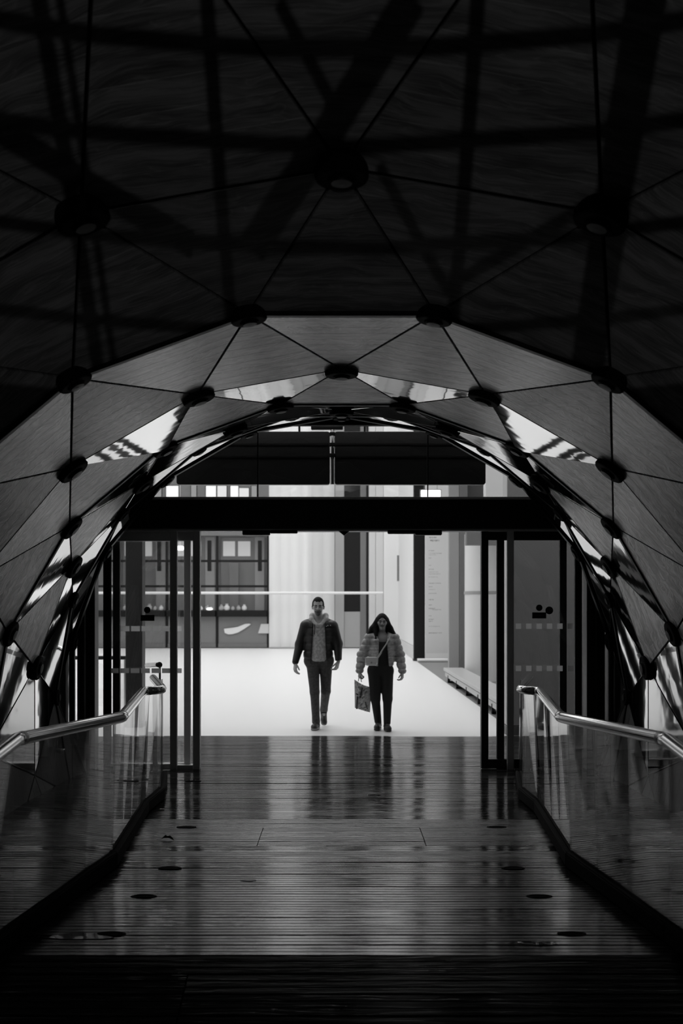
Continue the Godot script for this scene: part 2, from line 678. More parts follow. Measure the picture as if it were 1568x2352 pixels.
func panel(wall: Node3D, i: int, near_base: bool, adeg: float, p: Array) -> void:
	var c: Vector3 = (p[0] + p[1] + p[2]) / 3.0
	var axis := ring_centre(i).lerp(ring_centre(i + 1), 0.5)
	var n: Vector3 = (p[1] - p[0]).cross(p[2] - p[0]).normalized()
	if n.dot(axis - c) < 0.0:
		n = -n
	var steel := false
	match i:
		3: steel = near_base and adeg < 35.0
		4: steel = near_base or adeg < 35.0 or adeg > 85.0
		5, 6: steel = true
	if adeg >= 95.0:
		steel = false
	if i == 3 and steel and adeg > 25.0:
		p = [p[0], p[1], p[2] + n * 0.04]      # these sheets are set a little proud at their far corner
		n = (p[1] - p[0]).cross(p[2] - p[0]).normalized()
		if n.dot(axis - c) < 0.0:
			n = -n
	var grain: Vector3 = (p[1] - p[0]).normalized()
	if grain.x < 0.0:
		grain = -grain
	# dark backing sheet behind the joints
	var bk := MB.new()
	bk.prism([p[0] - n * 0.035, p[1] - n * 0.035, p[2] - n * 0.035], n, 0.02)
	var q := shrink(p, 0.008)
	if steel:
		var b := MB.new()
		b.prism(q, n, 0.03, 0.003, p[0] + Vector3(rng.randf() * 3.0, rng.randf() * 3.0, 0), grain, 1.0)
		var o := part("steel_panel", b.mesh(), M.polished_steel, wall)
		part("backing_sheet", bk.mesh(), M.backing, o)
		return
	var holder := part("timber_panel", bk.mesh(), M.backing, wall)
	var across := n.cross(grain).normalized()
	var lo := 1e9
	var hi := -1e9
	for v in q:
		lo = minf(lo, v.dot(across))
		hi = maxf(hi, v.dot(across))
	var count := int(ceil((hi - lo) / 0.15))
	var step := (hi - lo) / count
	var tone := rng.randi() % 3
	var shift := Vector3(rng.randf() * 5.0, rng.randf() * 5.0, rng.randf() * 5.0)
	for k in count:
		var a := lo + step * k
		var bnd := a + step
		var poly := clip_half(q, across * (a + 0.0006), across)
		poly = clip_half(poly, across * (bnd - 0.0006), -across)
		if poly.size() < 3:
			continue
		var m := MB.new()
		m.prism(poly, n, 0.022, 0.0008, shift + grain * (0.07 * k), grain, 1.0)
		var key := "kick_panel" if adeg >= 95.0 else ("plain_timber_%d" if i < 2 else "wave_timber_%d" if adeg > 25.0 else "timber_%d") % ((tone + (1 if (k * 7 + i) % 4 == 0 else 0)) % 3)
		part("plank", m.mesh(), M[key], holder)

# =================================================================== the deck
func board_mesh(l: float, w: float, sd: int) -> ArrayMesh:
	# cross-section with two shallow grooves, run along x
	var r := RandomNumberGenerator.new()
	r.seed = sd
	var h := w * 0.5
	var g := 0.0025
	var prof := [Vector2(-h, -0.028), Vector2(-h, -0.004), Vector2(-h + 0.004, 0.0)]
	for c in [-w / 6.0, w / 6.0]:
		prof.append_array([Vector2(c - 0.005, 0.0), Vector2(c - 0.002, -g), Vector2(c + 0.002, -g), Vector2(c + 0.005, 0.0)])
	prof.append_array([Vector2(h - 0.004, 0.0), Vector2(h, -0.004), Vector2(h, -0.028)])
	var b := MB.new()
	var cuts := 9
	var wob := []
	for i in cuts + 1:
		wob.append(Vector2(r.randf_range(-0.0014, 0.0014), r.randf_range(-0.007, 0.007)))
	for i in cuts:
		var x0 := -l * 0.5 + l * i / cuts
		var x1 := -l * 0.5 + l * (i + 1) / cuts
		for k in prof.size() - 1:
			var p: Vector2 = prof[k]
			var q: Vector2 = prof[k + 1]
			var f := func(x: float, s: Vector2, wv: Vector2) -> Vector3: return Vector3(x, s.y + wv.x + s.x * wv.y, s.x)
			var nn := Vector3(0, q.x - p.x, -(q.y - p.y)).normalized()
			b.quad(f.call(x0, p, wob[i]), f.call(x1, p, wob[i + 1]), f.call(x1, q, wob[i + 1]), f.call(x0, q, wob[i]), nn,
				Vector2(x0, p.x), Vector2(x1, p.x), Vector2(x1, q.x), Vector2(x0, q.x))
	for e in [-1.0, 1.0]:
		b.quad(Vector3(e * l / 2, -0.028, -h), Vector3(e * l / 2, 0.0, -h), Vector3(e * l / 2, 0.0, h), Vector3(e * l / 2, -0.028, h), Vector3(e, 0, 0))
	return b.mesh()

const PITCH := 0.145
const RAMP := 4.75     # the deck falls away towards the camera from here
const SLOPE := 0.28

func deck() -> void:
	var o := structure("floor_deck")
	var full := []
	for i in 6:
		full.append(board_mesh(5.9, PITCH - 0.005, 300 + i))
	var mid := board_mesh(1.166, PITCH - 0.005, 400)
	var out := board_mesh(2.36, PITCH - 0.005, 401)
	for k in 56:
		var d := RAMP + PITCH * (k + 0.5)
		var tilt := rng.randf_range(-0.014, 0.014)
		var worn := k >= 13 and k <= 20
		var m: Material = M[("near_board_%d" if k < 13 else "deck_board_%d") % (rng.randi() % 5)]
		if worn and k != 14:
			m = M["worn_board_%d" % (rng.randi() % 2)]
		var ba := Basis(Vector3.RIGHT, tilt)
		var y := rng.randf_range(-0.0015, 0.0)
		if k >= 15 and k <= 18:
			part("deck_board", mid, m, o, Vector3(0, y, -d), ba)
			part("deck_board", out, m, o, Vector3(-1.768, y, -d), ba)
			part("deck_board", out, m, o, Vector3(1.768, y, -d), ba)
		else:
			part("deck_board", full[rng.randi() % 6], m, o, Vector3(0, y, -d), ba)
	for k in 15:
		var l := PITCH * (k + 0.5)
		var a := atan(SLOPE)
		var ba := Basis(Vector3.RIGHT, a + rng.randf_range(-0.004, 0.004))
		if k >= 1 and k <= 3:
			part("deck_board", board_mesh(2.24, PITCH - 0.005, 402 + k), M["near_board_%d" % (rng.randi() % 5)], o, Vector3(-1.83, -l * sin(a), -RAMP + l * cos(a)), ba)
			part("deck_board", board_mesh(3.65, PITCH - 0.005, 410 + k), M["near_board_%d" % (rng.randi() % 5)], o, Vector3(1.122, -l * sin(a), -RAMP + l * cos(a)), ba)
		else:
			part("deck_board", full[rng.randi() % 6], M["near_board_%d" % (rng.randi() % 5)], o, Vector3(0, -l * sin(a), -RAMP + l * cos(a)), ba)
	span("deck_bearer", Vector3(-2.95, -0.12, -12.85), Vector3(2.95, -0.034, -RAMP), M.backing, o)
	var rb := bar_mesh(Vector3(0, -0.08, -RAMP), Vector3(0, -0.08 - 2.08 * SLOPE, -RAMP + 2.08), 5.9, 0.08, Vector3.UP)
	part("deck_bearer", rb, M.backing, o)
	span("threshold", Vector3(-2.95, -0.03, -12.86), Vector3(2.3, -0.001, -12.80), M.grey_rail, o)

# =================================================================== facade round the mouth of the hall
func facade() -> void:
	var o := structure("wall_front")
	var z0 := -10.62
	var z1 := -10.36
	span("facade_panel", Vector3(HALL_L, -0.3, z0), Vector3(-2.82, HALL_TOP, z1), M.hall_dark, o)
	span("facade_panel", Vector3(2.82, -0.3, z0), Vector3(HALL_R, HALL_TOP, z1), M.hall_dark, o)
	span("facade_panel", Vector3(-2.82, 3.66, z0), Vector3(2.82, HALL_TOP, z1), M.hall_dark, o)
	# white lining on the hall side
	span("lining_panel", Vector3(HALL_L, 0.0, z0 - 0.03), Vector3(-2.83, HALL_TOP - 0.1, z0 - 0.001), M.hall_white, o)
	span("lining_panel", Vector3(2.83, 0.0, z0 - 0.03), Vector3(HALL_R, HALL_TOP - 0.1, z0 - 0.001), M.hall_white, o)
	span("lining_panel", Vector3(-2.82, 3.67, z0 - 0.03), Vector3(2.82, HALL_TOP - 0.1, z0 - 0.001), M.hall_white, o)

# a member of the screen given by pixels at the door plane
func stile(o: Node3D, n: String, x0: float, x1: float, y0: float, y1: float, m: Material, d: float, t := 0.06, bv := 0.004) -> MeshInstance3D:
	return span(n, Vector3(pX(x0, d), pY(y1, d), -d - t * 0.5), Vector3(pX(x1, d), pY(y0, d), -d + t * 0.5), m, o, bv)

func squares(o: Node3D, x0: float, count: int, pitch: float, w: float, y: float, h: float, m: Material, d: float) -> void:
	for k in count:
		stile(o, "square_marking", x0 + pitch * k, x0 + pitch * k + w, y, y + h, m, d, 0.001, 0.0002)

func door_screen() -> void:
	var d := DOOR
	# the header beam and the glazing above it
	var hb := structure("trim_1")
	stile(hb, "header_beam", 150, 1418, 1150, 1216, M.black_steel, d, 0.22)
	stile(hb, "header_ledge", 150, 1418, 1144, 1150, M.grey_frame, d, 0.24)
	stile(hb, "track_cover", 150, 1418, 1216, 1221, M.grey_frame, d, 0.16)
	stile(hb, "top_tube", 330, 1240, 962, 978, M.black_satin, d, 0.08)
	var w := structure("window_1")
	for s in [[150, 591.2], [592.8, 981.2], [982.8, 1418]]:
		stile(w, "pane", s[0], s[1], 940, 1144, M.clear_glass, d + 0.02, 0.012, 0.001)
	for x in [592.0, 982.0]:
		stile(w, "glass_joint", x - 1.3, x + 1.3, 960, 1144, M.black_satin, d + 0.005, 0.02, 0.001)
	# sliding door leaves parked at both sides
	var a := structure("door_1")
	stile(a, "stile", 391, 407, 1221, 1772, M.grey_frame, d, 0.05)
	stile(a, "top_rail", 238, 391, 1222, 1243, M.grey_frame, d, 0.05)
	stile(a, "bottom_rail", 238, 391, 1754, 1770, M.grey_rail, d, 0.05)
	stile(a, "pane", 255, 391, 1243, 1754, M.clear_glass, d, 0.012, 0.001)
	stile(a, "stile", 238, 255, 1243, 1772, M.black_steel, d, 0.05)
	squares(a, 277, 5, 24.0, 20.0, 1438, 12, M.square_white, d - 0.012)
	squares(a, 252, 6, 24.0, 20.0, 1535, 11, M.square_grey, d - 0.012)
	var b := structure("door_2")
	var d2 := d + 0.09
	stile(b, "stile", 423, 438, 1221, 1768, M.grey_frame, d2, 0.05)
	stile(b, "top_rail", 276, 423, 1222, 1243, M.grey_frame, d2, 0.05)
	stile(b, "bottom_rail", 276, 423, 1752, 1768, M.grey_rail, d2, 0.05)
	stile(b, "pane", 276, 423, 1243, 1752, M.clear_glass, d2, 0.012, 0.001)
	stile(b, "stile", 260, 276, 1243, 1768, M.black_steel, d2, 0.05)
	squares(b, 405, 1, 24.0, 12.0, 1438, 12, M.square_white, d2 - 0.012)
	squares(b, 405, 1, 24.0, 12.0, 1535, 11, M.square_grey, d2 - 0.012)
	var c := structure("trim_2")
	stile(c, "post", 444, 460, 1221, 1772, M.grey_frame, d + 0.02, 0.09)
	stile(c, "cill", 407, 444, 1756, 1772, M.grey_rail, d + 0.04, 0.09)
	stile(c, "cill", 352, 391, 1768, 1775, M.grey_rail, d - 0.06, 0.05)
	stile(c, "head", 407, 460, 1221, 1242, M.grey_frame, d + 0.06, 0.05)
	stile(c, "post", 183, 199, 1180, 1790, M.black_steel, d + 0.02, 0.2)
	stile(c, "post", 201, 222, 1180, 1790, M.black_steel, d + 0.02, 0.16)
	# right side
	var e := structure("door_3")
	stile(e, "stile", 1164, 1179, 1218, 1770, M.grey_frame, d, 0.05)
	stile(e, "top_rail", 1179, 1335, 1221, 1241, M.black_steel, d, 0.05)
	stile(e, "bottom_rail", 1179, 1335, 1744, 1768, M.black_steel, d, 0.05)
	stile(e, "pane", 1179, 1319, 1241, 1744, M.clear_glass, d, 0.012, 0.001)
	stile(e, "stile", 1319, 1335, 1241, 1770, M.black_steel, d, 0.05)
	squares(e, 1184, 6, 23.8, 12.6, 1432, 12.6, M.square_white, d - 0.012)
	squares(e, 1184, 6, 23.8, 12.6, 1529, 12.6, M.square_white, d - 0.012)
	var f := structure("door_4")
	stile(f, "stile", 1140, 1157, 1218, 1768, M.black_steel, d2, 0.05)
	stile(f, "top_rail", 1157, 1300, 1221, 1241, M.black_steel, d2, 0.05)
	stile(f, "bottom_rail", 1157, 1300, 1744, 1766, M.black_steel, d2, 0.05)
	stile(f, "pane", 1157, 1284, 1241, 1744, M.clear_glass, d2, 0.012, 0.001)
	stile(f, "stile", 1284, 1300, 1241, 1768, M.black_steel, d2, 0.05)
	var g := structure("trim_3")
	stile(g, "post", 1104, 1120, 1221, 1770, M.black_steel, d + 0.02, 0.09)
	stile(g, "head", 1120, 1164, 1221, 1241, M.black_steel, d + 0.06, 0.05)
	stile(g, "cill", 1120, 1164, 1743, 1764, M.black_steel, d + 0.06, 0.05)
	stile(g, "cill", 1104, 1140, 1765, 1769, M.brushed_steel, d - 0.05, 0.03)
	stile(g, "cill", 1180, 1218, 1765, 1769, M.brushed_steel, d - 0.05, 0.03)
	stile(g, "cill", 1180, 1218, 1743, 1765, M.black_steel, d - 0.03, 0.05)
	stile(g, "post", 1343, 1362, 1180, 1790, M.black_steel, d + 0.02, 0.16)
	stile(g, "post", 1364, 1383, 1180, 1790, M.black_steel, d + 0.02, 0.2)
	# notices stuck on the glass
	sticker(Vector2(338, 1401), 7.6, d - 0.014, "round black notice above the black strip on the door pane beside the dark column", true)
	sticker(Vector2(1238, 1396), 7.4, d - 0.014, "round black notice directly above the black strip on the grey-backed door pane", true)
	sticker(Vector2(1261, 1402), 9.0, d - 0.014, "larger plain round black sticker beside the black strip on the door pane", false)
	strip(323, 354.5, 1412.5, 1426, d - 0.014, "black rectangular strip notice on the door pane beside the dark column")
	strip(1222, 1254, 1406.5, 1420.5, d - 0.014, "black rectangular strip notice beneath two round stickers on the door pane")
	# sensors under the header
	for s in [[557, 620, 1229, "longer door sensor box by the white cladding column"], [890, 953, 1226, "slim door sensor box above the pale wall"], [953, 1014, 1229, "deeper door sensor box above the directory panel"], [620, 683, 1225, "slim door sensor box above the folded white cladding"]]:
		var st := thing("door_sensor", "black " + s[3] + " under the header", "sensor", Vector3(pX((s[0] + s[1]) * 0.5, d - 0.06), pY(1221, d - 0.06), -d + 0.06), "door sensors under the header beam")
		var hh: float = (s[2] - 1218) * d / F
		part("housing", box_mesh(Vector3((s[1] - s[0]) * d / F, hh, 0.06), 0.008), M.black_satin, st, Vector3(0, -hh * 0.5 + 0.012, 0))
		part("lens", box_mesh(Vector3((s[1] - s[0]) * d / F * 0.5, hh * 0.3, 0.01), 0.003), M.lamp_glass, st, Vector3(0, -hh * 0.5, 0.032))
	var vs := MB.new()
	var vp := []
	for q in [[775, 1218], [804, 1218], [790, 1230]]:
		vp.append(px(q[0], q[1], d - 0.06) - px(790, 1222, d - 0.06))
	vs.prism(vp, Vector3(0, 0, 1), 0.05, 0.006)
	var cs := thing("lock_sensor", "small black wedge hanging from the middle of the header beam", "sensor", px(790, 1222, d - 0.06))
	part("housing", vs.mesh(), M.black_satin, cs)
	part("lens", box_mesh(Vector3(0.02, 0.008, 0.008), 0.002), M.lamp_glass, cs, Vector3(0, -0.002, 0.003))

func sticker(c: Vector2, r: float, d: float, label: String, mark: bool) -> void:
	var o := thing("door_sticker", label, "sticker", px(c.x, c.y, d), "round stickers on the doors")
	var m := MB.new()
	var rr := r * d / F
	m.lathe([[0.0, 0.001], [rr * 0.97, 0.001], [rr, 0.0], [0.0, 0.0]], 28, Vector3.ZERO, Basis(Vector3.RIGHT, PI / 2))
	part("disc", m.mesh(), M.sticker, o)
	if mark:
		part("bar_mark", box_mesh(Vector3(rr * 0.22, rr * 1.3, 0.0006), 0.0001), M.sticker_mark, o, Vector3(0, 0, 0.0014))

func strip(x0: float, x1: float, y0: float, y1: float, d: float, label: String) -> void:
	var o := thing("door_notice", label, "notice", px((x0 + x1) * 0.5, (y0 + y1) * 0.5, d), "strip notices on the doors")
	var s := Vector2(x1 - x0, y1 - y0) * d / F
	part("strip", box_mesh(Vector3(s.x, s.y, 0.001), 0.0003), M.sticker, o)
	var b := MB.new()
	var x := -s.x * 0.3
	while x < s.x * 0.3:
		b.cbox(Vector3(x, 0, 0.0006), Vector3(s.x * 0.045, s.y * 0.18, 0.0005), 0.0001)
		x += s.x * 0.075
	part("print", b.mesh(), M.sticker_mark, o)

# the steel screen behind the camera whose bars throw their shadows on the near panels
func entrance_screen() -> void:
	var o := structure("window_2")
	var z := 0.4
	var y0 := -0.62
	var y1 := 4.1
	part("spandrel_panel", box_mesh(Vector3(5.1, 2.12 - y0, 0.03), 0.004), M.black_steel, o, Vector3(0, (2.12 + y0) * 0.5, z))
	for s in [[-2.52, 0.09], [-1.35, 0.03], [-0.84, 0.03], [-0.491, 0.0225], [-0.459, 0.0105], [-0.223, 0.0225], [0.226, 0.024], [0.495, 0.06], [0.9, 0.03], [1.35, 0.03], [2.52, 0.09]]:
		part("mullion", box_mesh(Vector3(s[1], y1 - y0, 0.03), 0.002), M.black_steel, o, Vector3(s[0], (y0 + y1) * 0.5, z))
	for y in [2.243, 2.375, 2.514, 2.633, 2.765, 2.9, 3.05, 3.35, 3.65, 4.1]:
		part("transom", box_mesh(Vector3(5.1, 0.0158, 0.03), 0.002), M.black_steel, o, Vector3(0, y, z))
	for s in [[-0.174, 2.375, 0.12, 2.698, 0.0495], [-0.675, 2.543, -0.285, 2.375, 0.039], [0.069, 2.494, 0.203, 2.323, 0.0165], [0.495, 2.438, 0.203, 2.315, 0.0195], [-0.105, 2.69, -0.012, 2.57, 0.018]]:
		part("brace", bar_mesh(Vector3(s[0], s[1], z - 0.03), Vector3(s[2], s[3], z - 0.03), 0.02, s[4], Vector3.BACK.cross(Vector3(s[2] - s[0], s[3] - s[1], 0)).normalized(), 0.002), M.black_steel, o)
# =================================================================== balustrades
func smooth_path(p: Array, r := 0.06) -> Array:
	# rounds the corners of a polyline
	var out := [p[0]]
	for i in range(1, p.size() - 1):
		var a: Vector3 = p[i]
		var d0: Vector3 = p[i - 1] - a
		var d1: Vector3 = p[i + 1] - a
		var k0 := minf(r, d0.length() * 0.4)
		var k1 := minf(r, d1.length() * 0.4)
		var s: Vector3 = a + d0.normalized() * k0
		var e: Vector3 = a + d1.normalized() * k1
		for t in [0.0, 0.25, 0.5, 0.75, 1.0]:
			out.append(s.lerp(a, t).lerp(a.lerp(e, t), t))
	out.append(p[-1])
	return out

func balustrade(side: float) -> void:
	var where := "beside the fallen leaf" if side < 0.0 else "on the bench side"
	# plan of the kerb (x, depth)
	var plan := [Vector2(1.64, 4.60), Vector2(1.615, 4.93), Vector2(1.45, 6.35), Vector2(1.575, 8.05), Vector2(1.55, 8.6), Vector2(1.68, 9.5)]
	var kerb := thing("kerb_channel", "low black steel kerb channel under the glass " + where, "kerb", Vector3(side * 1.6, 0, -6.0), "kerb channels of the deck")
	for i in plan.size() - 1:
		var a := Vector3(side * plan[i].x, 0.05, -plan[i].y)
		var b := Vector3(side * plan[i + 1].x, 0.05, -plan[i + 1].y)
		var o := part("channel", bar_mesh(a - kerb.position, b - kerb.position, 0.06, 0.09, Vector3.UP, 0.006), M.kerb, kerb)
		var n := (b - a).cross(Vector3.UP).normalized() * -side
		part("edge_strip", bar_mesh(a - kerb.position + Vector3(0, 0.046, 0) + n * 0.016, b - kerb.position + Vector3(0, 0.046, 0) + n * 0.016, 0.02, 0.012, Vector3.UP, 0.002), M.kerb, o)
	# glass panes between kerb and rail
	var rail := [Vector3(side * 1.50, 0.98, -4.1), Vector3(side * 1.60, 1.0, -4.93), Vector3(side * 1.32, 0.99, -6.02), Vector3(side * 1.56, 0.99, -7.9), Vector3(side * 1.475, 0.99, -7.97), Vector3(side * 1.44, 0.99, -8.06), Vector3(side * 1.47, 0.99, -8.2), Vector3(side * 1.73, 1.0, -9.2)]
	var gl := thing("glass_balustrade", "frameless glass panes standing in the black kerb " + where, "glass balustrade", Vector3(side * 1.6, 0.1, -6.0), "glass balustrades of the deck")
	var length := 0.0
	var segs := []
	for i in plan.size() - 1:
		var a := Vector3(side * plan[i].x, 0.0, -plan[i].y)
		var b := Vector3(side * plan[i + 1].x, 0.0, -plan[i + 1].y)
		var m := maxi(1, int(round((b - a).length() / 0.43)))
		for k in m:
			var p := a.lerp(b, float(k) / m)
			var q := a.lerp(b, float(k + 1) / m)
			var t := (q - p).normalized()
			p += t * 0.003
			q -= t * 0.003
			var drop := 0.0
			# the top edge leans with the rail
			var rp := rail_at(rail, -p.z)
			var rq := rail_at(rail, -q.z)
			var pt := Vector3(lerpf(p.x, rp.x, 0.25), rp.y - 0.03, p.z)
			var qt := Vector3(lerpf(q.x, rq.x, 0.25), rq.y - 0.03, q.z)
			p.y = 0.08 - drop
			q.y = 0.08 - drop
			var mb := MB.new()
			var n := (q - p).cross(pt - p).normalized()
			if n.x * side > 0.0:
				n = -n
			var o3: Vector3 = gl.position
			mb.prism([p - o3, q - o3, qt - o3, pt - o3], n, 0.012, 0.0015)
			part("pane", mb.mesh(), M.balustrade_glass, gl)
	# rail
	var hr := thing("handrail", "polished stainless steel handrail with a bent end " + where, "handrail", rail[1], "handrails of the deck")
	var pts := []
	for p in smooth_path(rail, 0.035):
		pts.append(p - rail[1])
	part("rail_tube", tube_mesh(pts, 0.034, 24), M.stainless, hr)
	for i in [1, 2, 3]:
		var p: Vector3 = rail[i] - rail[1]
		var d: Vector3 = (rail[i + 1] - rail[i]).normalized()
		part("joint_collar", tube_mesh([p - d * 0.012 + d * 0.05, p + d * 0.06], 0.0352, 24), M.brushed_steel, hr)
	# end post by the door
	var po := thing("end_post", "slim black post at the end of the handrail " + where, "post", Vector3(side * 1.86, 0, -10.0), "end posts of the handrails")
	part("shaft", box_mesh(Vector3(0.045, 0.80, 0.045), 0.005), M.black_steel, po, Vector3(0, 0.40, 0))
	part("base_plate", box_mesh(Vector3(0.09, 0.012, 0.09), 0.003), M.black_steel, po, Vector3(0, 0.006, 0))

func rail_at(rail: Array, d: float) -> Vector3:
	for i in rail.size() - 1:
		var a: float = -rail[i].z
		var b: float = -rail[i + 1].z
		if d >= a and d <= b and b > a:
			return rail[i].lerp(rail[i + 1], (d - a) / (b - a))
	return rail[-1]

# =================================================================== back of the hall
func hall_back() -> void:
	var d := 40.6
	# shopfront in bays
	var shop := thing("shopfront", "wide dark shopfront of framed panes across the far end of the hall", "shopfront", Vector3(-8.0, 0, -d))
	var o3: Vector3 = shop.position
	var sp := func(n: String, x0: float, x1: float, y0: float, y1: float, m: Material, dz: float, t: float) -> MeshInstance3D:
		return span(n, Vector3(pX(x0, d), pY(y1, d), -dz - t * 0.5) - Vector3(-8.0, 0, -d), Vector3(pX(x1, d), pY(y0, d), -dz + t * 0.5) - Vector3(-8.0, 0, -d), m, shop, 0.01)
	var xs := [50.0, 153.0, 268.0, 383.0, 498.5, 616.0]
	for x in xs:
		sp.call("mullion", x - 2.6, x + 2.6, 1226.0, 1487.0, M.hall_dark, d, 0.12)
	for i in xs.size() - 1:
		var a: float = xs[i]
		var b: float = xs[i + 1]
		for y in [[1286.0, 1291.0], [1344.0, 1349.0]]:
			sp.call("transom", a + 2.6, b - 2.6, y[0], y[1], M.hall_dark, d, 0.1)
		sp.call("sill", a + 2.6, b - 2.6, 1402.0, 1416.0, M.hall_dark, d - 0.1, 0.4)
		sp.call("base_panel", a + 2.6, b - 2.6, 1416.0, 1487.0, M.shop_base, d + 0.05, 0.1)
		sp.call("plinth", a + 2.6, b - 2.6, 1478.0, 1487.2, M.hall_mid, d - 0.02, 0.1)
		for y in [[1231.0, 1286.0], [1291.0, 1344.0], [1349.0, 1402.0]]:
			sp.call("pane", a + 2.6, b - 2.6, y[0], y[1], M.clear_glass, d + 0.02, 0.012)
		sp.call("display_wall", a + 2.6, b - 2.6, 1231.0, 1402.0, M.shop_back, d + 0.95, 0.05)
		# lit panels inside
		sp.call("lit_display", a + 8.0, a + 36.0, 1240.0, 1275.0, M.lit_window_dim, d + 0.85, 0.04)
		sp.call("lit_display", a + 43.0, a + 72.0, 1240.0, 1275.0, M.lit_window_dim, d + 0.85, 0.04)
		sp.call("display_column", a + 24.0, a + 46.0, 1291.0, 1402.0, M.hall_mid, d + 0.7, 0.3)
		sp.call("display_column", a + 84.0, a + 106.0, 1231.0, 1402.0, M.hall_grey, d + 0.7, 0.3)
		sp.call("hanging_banner", a + 94.0, a + 103.0, 1242.0, 1312.0, M.hall_dark, d - 0.12, 0.04)
	sp.call("fascia", 40.0, 620.0, 1222.0, 1231.0, M.hall_mid, d, 0.2)
	# goods standing on the sill
	var vase := MB.new()
	vase.lathe([[0.0, 0.0], [0.08, 0.0], [0.11, 0.06], [0.10, 0.14], [0.05, 0.19], [0.06, 0.24], [0.0, 0.24]], 16)
	var vm := vase.mesh()
	var k := 0
	for x in [463.0, 477.0, 510.0, 522.0, 536.0, 549.0, 562.0, 345.0, 358.0, 372.0, 290.0, 305.0]:
		var mt: Material = M.hall_pale if k % 3 == 0 else M.hall_grey
		var ob := thing("display_vase", "small pale rounded vase on the sill of the shopfront" if k % 3 == 0 else "small grey rounded vase on the sill of the shopfront", "vase", Vector3(pX(x, d), pY(1402, d), -d + 0.18), "vases along the shopfront sill")
		ob.scale = Vector3.ONE * (0.75 + 0.12 * (k % 4))
		part("bowl", vm, mt, ob)
		var lip := MB.new()
		lip.lathe([[0.055, 0.235], [0.07, 0.25], [0.055, 0.255]], 16)
		part("lip", lip.mesh(), M.hall_mid, ob)
		k += 1
	var sl := thing("sill_lamp", "small glowing oval lamp on the shopfront sill", "lamp", Vector3(pX(482, d), pY(1403, d), -d + 0.2))
	var mb := MB.new()
	mb.lathe([[0.0, 0.03], [0.11, 0.045], [0.13, 0.08], [0.10, 0.115], [0.0, 0.125]], 20)
	part("glowing_shade", mb.mesh(), M.spot_glow, sl)
	mb = MB.new()
	mb.lathe([[0.0, 0.0], [0.06, 0.0], [0.05, 0.03], [0.0, 0.03]], 16)
	part("foot", mb.mesh(), M.hall_dark, sl)
	var ol := OmniLight3D.new()
	ol.name = "light"
	ol.light_energy = 0.05
	ol.light_size = 0.1
	ol.omni_range = 60.0
	ol.omni_attenuation = 2.0
	ol.shadow_enabled = true
	ol.position = Vector3(0, 0.08, 0.0)
	sl.add_child(ol, true)
	# white crescent and pale block on the base of the shopfront
	var cr := []
	for q in [[514, 1444], [516, 1454], [524, 1457], [534, 1456.5], [546, 1453], [560, 1445], [576, 1434], [572, 1432.5], [563, 1433], [545, 1440], [530, 1442.5]]:
		cr.append(px(q[0], q[1], d - 0.08) - px(540, 1446, d - 0.08))
	mb = MB.new()
	for i in range(0, 5):
		var a := [cr[i], cr[i + 1], cr[9 - i], cr[10 - i]]
		mb.prism(a, Vector3(0, 0, 1), 0.06)
	one("crescent_emblem", mb.mesh(), M.white_gloss, "white crescent shaped emblem on the base of the shopfront", "emblem", px(540, 1446, d - 0.08))
	var pb := []
	for q in [[599, 1433], [617, 1433], [617, 1455], [592, 1455]]:
		pb.append(px(q[0], q[1], d - 0.08) - px(605, 1444, d - 0.08))
	mb = MB.new()
	mb.prism(pb, Vector3(0, 0, 1), 0.06, 0.01)
	one("pale_plaque", mb.mesh(), M.hall_pale, "pale slanted plaque on the shopfront base beside the white cladding", "plaque", px(605, 1444, d - 0.08))
	# the upper storey of the shopfront: dark wall with lit windows
	var up := thing("upper_facade", "dark upper wall with a row of lit windows above the shopfront", "facade", Vector3(-8.0, 4.9, -d))
	span("wall_panel", Vector3(HALL_L, pY(1222, d), -d - 0.3) - up.position, Vector3(pX(620, d), HALL_TOP, -d + 0.1) - up.position, M.hall_mid, up, 0.01)
	for w in [[383, 411, 1117, 1146, "lit_window"], [440, 452, 1112, 1146, "hall_grey"], [474, 497, 1117, 1146, "lit_window"], [500, 521, 1117, 1146, "lit_window_dim"], [530, 548, 1117, 1146, "lit_window"], [550, 572, 1122, 1146, "lit_window_dim"], [578, 590, 1117, 1146, "hall_grey"], [340, 372, 1110, 1146, "hall_grey"]]:
		var fr := span("window_frame", Vector3(pX(w[0] - 1.5, d), pY(w[3] + 3, d), -d + 0.08) - up.position, Vector3(pX(w[1] + 1.5, d), pY(w[2] - 1.5, d), -d + 0.14) - up.position, M.hall_dark, up, 0.01)
		span("pane", Vector3(pX(w[0], d), pY(w[3], d), -d + 0.12) - up.position - fr.position, Vector3(pX(w[1], d), pY(w[2], d), -d + 0.16) - up.position - fr.position, M[w[4]], fr, 0.006)
	# folded white cladding beside the shopfront
	var cl := thing("cladding_column", "tall folded column of glossy white cladding sheets beside the shopfront", "column", Vector3(pX(694, d), 0, -d))
	var fold := [618.0, 646.0, 668.0, 692.0, 716.0, 742.0, 768.0]
